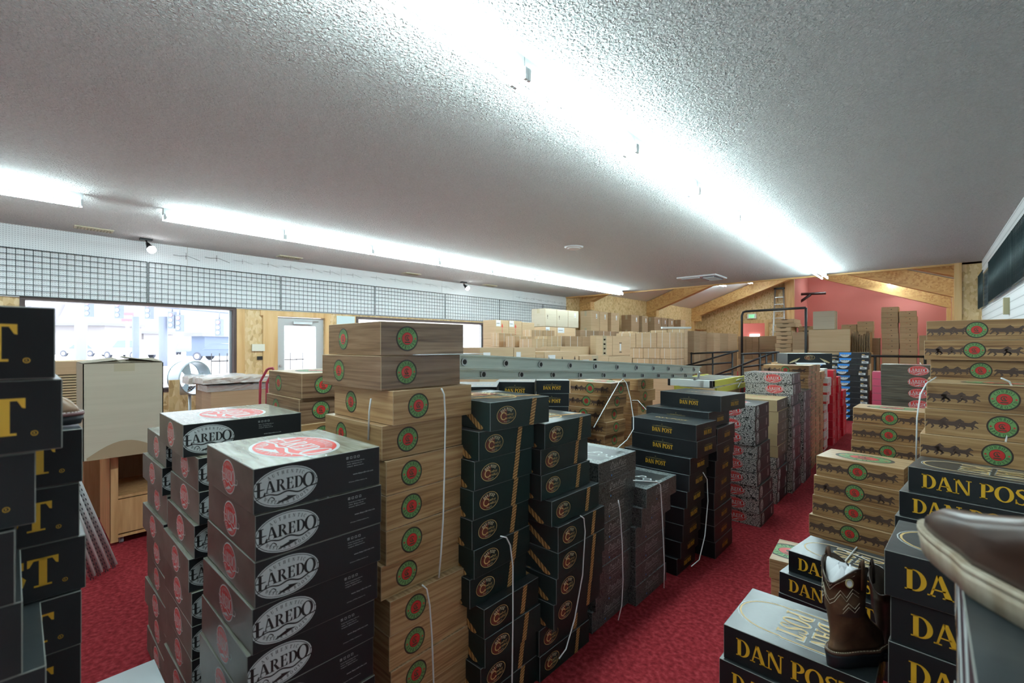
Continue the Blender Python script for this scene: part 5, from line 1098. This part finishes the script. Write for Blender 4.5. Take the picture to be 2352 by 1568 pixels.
package(-7.38, -6.95, 1.72, 2.60, .932, .995, 'brown flat package wrapped in film, lower one with square end')
package(-7.36, -6.90, 1.66, 2.66, 1.040, 1.10, 'brown flat package wrapped in clear film, upper one in front')
package(-7.84, -7.42, 1.62, 2.44, 1.008, 1.10, 'brown flat package wrapped in clear film, rear one by the window')
e = empty('drum_fan', (-8.12, 1.77, 0)); b = MB(); ctr = Vector((0, 0, 1.06)); ax = Vector((.80, .38, 0)).normalized(); fm = M('pale_blue_steel', (.52, .62, .68), .3, .3)
def ringpts(r, o): 
    sd = Vector((-ax.y, ax.x, 0)); return [ctr + ax * o + sd * r * math.cos(2 * PI * i / 32) + Vector((0, 0, r * math.sin(2 * PI * i / 32))) for i in range(32)]
b.grid([ringpts(.25, -.11), ringpts(.25, .11)], fm); b.grid([ringpts(.238, .11), ringpts(.238, -.11)], fm); b.tube(ringpts(.245, .11), .012, fm, 6, close=True); b.tube(ringpts(.245, -.11), .012, fm, 6, close=True); b.build('drum', e)
b = MB(); sd = Vector((-ax.y, ax.x, 0))
for k in range(40):
    a = 2 * PI * k / 40; v = sd * math.cos(a) + Vector((0, 0, math.sin(a))); b.tube([ctr - ax * .13 + v * .05, ctr - ax * .15 + v * .15, ctr - ax * .115 + v * .24], .0022, fm, 4)
for r in (.05, .11, .17, .22): b.tube(ringpts(r, -.14), .002, fm, 4, close=True)
b.build('grille', e); b = MB(); b.cyl(ctr - ax * .06, ctr + ax * .08, .06, M('fan_motor', (.1, .1, .11), .4)); b.build('motor', e)
for k in range(3):
    a = k * 2 * PI / 3; v = sd * math.cos(a) + Vector((0, 0, math.sin(a))); q = ax.cross(v); b = MB(); b.poly([ctr + v * .05 + q * .03, ctr + v * .05 - q * .03 + ax * .03, ctr + v * .21 - q * .07 + ax * .05, ctr + v * .21 + q * .07], fm); b.build('blade', e)
b = MB(); b.tube([ctr + Vector((0, 0, -.25)), Vector((0, 0, .02))], .02, fm, 8); b.build('pole', e); b = MB(); b.tube([(0, 0, 0), (0, 0, .03)], .25, fm, 24); b.build('base', e)
tag(e, 'pale blue drum fan before the big window, behind the wrapped packages', 'fan')
p = atd(400, 893, 5.2); tag(bx(p.x - .01, p.x + .015, p.y - .05, p.y + .05, 0, 1.15, osb, 'wood_offcut'), 'narrow strand-board offcut standing left of the fan', 'board')
e = empty('hand_truck', atd(612, 880, 5.0)); e.location.z = 0; dr = Vector((.5, .6, 0)).normalized(); lean = Vector((.35, .30, 0)); rd = M('red_tube', (.40, .05, .08), .35); b = MB(); zt_ = 1.55 - 56 / F * 5
def hp(x, y, d): return atd(x, y, d) - e.location
b.tube([hp(594, 880, 5.0) + Vector((0, 0, -1.0)), hp(598, 876, 5.0), hp(613, 849, 5.0), hp(618, 846, 5.0), hp(627, 845, 5.0), hp(628, 850, 5.0), hp(613, 879, 5.0), hp(611, 885, 5.0) + Vector((0, 0, -1.0))], .014, rd, 8); b.build('frame', e)
b = MB(); b.box(-.2, .2, -.08, .08, .02, .035, rd); b.build('toe_plate', e)
for s0 in (-.14, .14): b = MB(); b.cyl((s0, .1, .1), (s0 + .05, .1, .1), .1, black_m, 16); b.build('wheel', e)
tag(e, 'red tubular hand truck handle before the pine post', 'hand truck')
tag(bx(XL + .015, XL + .04, atX(592, 0, XL).y - .10, atX(592, 0, XL).y + .10, atX(592, 806, XL).z, atX(592, 790, XL).z, M('cream_plastic', (.75, .74, .62), .5), 'alarm_keypad'), 'cream keypad box on the strand board left of the door', 'keypad')
tag(bx(XL + .002, XL + .02, atX(596, 0, XL).y - .04, atX(596, 0, XL).y + .04, atX(594, 826, XL).z, atX(594, 818, XL).z, black_m, 'wall_switch'), 'small black switch below the keypad', 'switch')
tag(bx(XL + .002, XL + .008, 4.24, 4.62, 1.74, 2.12, M('pale_blue_sheet', (.58, .72, .74), .5), 'wall_sheet'), 'pale blue-green sheet on the wall right of the door', 'sheet')

# ================================================================== OUTSIDE
lot = M('bright_pavement', (.80, .80, .80), .9); struct('floor_street', -130, -24, -60, 70, -.09, .3, lot); struct('floor_outside', -130, XL - .16, -60, 70, -.2, -.1, lot)
bl = M('pale_building', (.29, .275, .28), .9)
def car(x, y, rz, col, label, suv=False):
    e = empty('car', (x, y, .3), rz); L, W_, = (4.6, 1.85); body = M('car_paint_' + col[0], col[1], .3); gl = M('car_glass', (.14, .18, .24), .2); ty = M('tyre', (.10, .11, .14), .8)
    H1, H2 = (.98, 1.75) if suv else (.82, 1.38)
    prof = [(-2.3, .35), (-2.3, .75), (-2.15, H1 - .08), (-1.1, H1), (1.2 if not suv else 1.9, H1 + .02), (2.25, H1), (2.3, .6), (2.28, .35)]
    b = MB(); rows = [[(px, sy, pz) for px, pz in prof] for sy in (-W_ / 2, W_ / 2)]; b.grid([rows[0], rows[1]], body, smooth=False, cap0=True, cap1=True); b.build('body', e)
    cab = [(-1.15, H1), (-.55, H2 - .03), (.2, H2), (1.1 if not suv else 1.9, H2 - .04), (1.9 if not suv else 2.2, H1)]
    b = MB(); b.grid([[(px, -W_ / 2 + .05, pz) if pz < H1 + .05 else (px, -W_ / 2 + .2, pz) for px, pz in cab], [(px, W_ / 2 - .05, pz) if pz < H1 + .05 else (px, W_ / 2 - .2, pz) for px, pz in cab]], body, smooth=False, cap0=True, cap1=True); b.build('cabin', e)
    b = MB(); c2 = [(-.95, H1 + .06), (-.5, H2 - .12), (.2, H2 - .09), (1.0 if not suv else 1.75, H2 - .13), (1.55 if not suv else 2.0, H1 + .06)]
    for s0 in (-1, 1): b.poly([(px, s0 * (W_ / 2 - .06 - .13 * (pz - H1) / (H2 - H1)) + s0 * .02, pz) for px, pz in c2], gl)
    for px0, px1 in ((-1.12, -.62),): b.poly([(px0 - .02, -.7, H1 + .05), (px0 - .02, .7, H1 + .05), (px1 - .02, .6, H2 - .1), (px1 - .02, -.6, H2 - .1)], gl)
    b.build('car_window', e)
    for px in (-1.45, 1.4):
        for s0 in (-1, 1):
            b = MB(); b.cyl((px, s0 * .72, .33), (px, s0 * .95, .33), .33, ty, 18); w_ = b.build('wheel', e); b = MB(); b.cyl((px, s0 * .94, .33), (px, s0 * .96, .33), .20, M('rim_silver', (.6, .62, .66), .3), 12); b.build('rim', w_)
    return tag(e, label, 'car')
def og(x, d): q = atd(x, CY, d); return q.x, q.y
car(*og(300, 42), .55, ('white', (.26, .26, .27)), 'large white car in the street, middle of the big window', True); car(*og(195, 50), .75, ('white', (.26, .26, .27)), 'white car at the left of the big window')
car(*og(428, 60), -.3, ('grey', (.22, .24, .28)), 'small pale car far across the street'); car(*og(510, 38), .80, ('blue', (.13, .17, .25)), 'dark blue sedan at the right of the big window')
def pole(x, d, ytop, r, label, col=(.17, .20, .27)):
    q = atd(x, ytop, d); b = MB(); b.cyl((q.x, q.y, -.1), q, r, M('pole_%d' % x, col, .6), 8); tag(b.build('street_pole'), label, 'pole')
pole(186, 30, 560, .32, 'thick pale pole at the left of the big window', (.26, .28, .33)); pole(312, 34, 727, .22, 'dark pole behind the white car'); pole(375, 27, 727, .22, 'dark pole right of the white car'); pole(293, 36, 738, .12, 'thin pole under the red sign', (.7, .7, .7))
q = atd(293, 735, 36); e = empty('street_sign', q, TH); b = MB(); b.box(-.45, .45, -.05, .05, -.1, .6, M('sign_red', (.42, .15, .17), .5)); b.box(-.42, .42, -.06, -.05, .12, .36, white_p); b.build('panel', e); tag(e, 'faded red and white roadside sign', 'sign')
tl = M('signal_case', (.16, .19, .25), .6)
for i, (x, y) in enumerate([(205, 708), (274, 712), (343, 713), (413, 742), (396, 735), (504, 752)]):
    q = atd(x, y, 27); e = empty('traffic_light', q, TH); b = MB(); b.box(-.18, .18, -.12, .12, -.5, .5, tl); b.cyl((0, 0, .5), (0, 0, .95), .03, tl, 6); b.build('case', e)
    for k, cc in enumerate(((.55, .25, .28), (.40, .39, .34), (.34, .42, .41))): b = MB(); b.cyl((0, -.13, .3 - k * .3), (0, -.16, .3 - k * .3), .11, M(f'lens_{k}', cc, .4), 12); b.build('lens', e)
    tag(e, f"traffic light outside the big window, {ORD[i] if i else 'first'} from the left" if i < 3 else f"traffic light right of the dark poles, {['right one of the pair', 'left one of the pair', 'lone one near the window edge'][i - 3]}", 'traffic light', 'traffic lights')
for (xa, ya, xb, yb, d) in ((100, 664, 530, 690, 27), (200, 690, 560, 722, 27.3)):
    b = MB(); b.tube([atd(xa, ya, d), atd(xb, yb, d)], .04, tl, 5); tag(b.build('overhead_wire'), 'overhead wire outside, %s' % ('upper' if d == 27 else 'lower'), 'wire')
for i, (xa, xb, h, d) in enumerate([(90, 240, 4.2, 60), (235, 330, 3.4, 70), (440, 470, 2.6, 50)]):
    a_, c_ = atd(xa, CY, d), atd(xb, CY, d); e = empty('roadside_building', ((a_.x + c_.x) / 2, (a_.y + c_.y) / 2, -.1), TH); Lb = (a_ - c_).length
    b = MB(); b.box(-Lb / 2, Lb / 2, 0, 6, 0, h, bl if i < 2 else M('blue_container', (.14, .18, .26), .7)); b.build('wall', e); b = MB(); b.box(-Lb / 2 - .3, Lb / 2 + .3, -.8, 6.3, h, h + .4, M('roof_grey', (.22, .22, .24), .8)); b.build('roof', e)
    tag(e, ['low pale building behind the cars on the left', 'pale building behind the white car', 'small blue-grey shed far across the street'][i], 'building')
b = MB(); hz_ = random.Random(3)
for k in range(26):
    a_ = atd(60 + k * 20, CY, 120); b.tube([(a_.x, a_.y, 0), (a_.x, a_.y, 9 + hz_.random() * 5)], [9, 4], M('distant_trees', (.27, .26, .29), .9), 7)
tag(b.build('distant_treeline'), 'pale bare trees on the horizon outside', 'trees', kind='stuff')

# ================================================================== boxes that the piles in front hide: one object, not counted singly
HID = [[6,12],[18,23],[31,33],[53,61],[74,74],[78,85],[256,264],[270,275],[280,286],[291,299],[303,309],[313,317],[323,323],[329,334],[341,342],[346,349],[352,359],[363,370],[372,381],[383,392],[399,402],[409,412],[415,416],[418,430]]
ALL = {o.name: o for o in bpy.data.objects}; b = MB(); 
for a, c in HID:
    for i in range(a, c + 1):
        o = ALL.get('boot_box' if i == 0 else f'boot_box.{i:03d}')
        if not o: continue
        Mx = Matrix.Translation(o.location) @ Matrix.Rotation(o.rotation_euler.z, 4, 'Z'); me = o.data; k = len(b.v)
        b.v += [tuple(Mx @ v.co) for v in me.vertices]
        for p in me.polygons: b.f.append(tuple(k + q for q in p.vertices)); b.mi.append(b.slot(me.materials[p.material_index])); b.sm.append(False)
        bpy.data.objects.remove(o)
tag(b.build('boot_box_pile'), 'boot boxes low in the rear stacks, almost wholly hidden by those in front', 'boxes', kind='stuff')
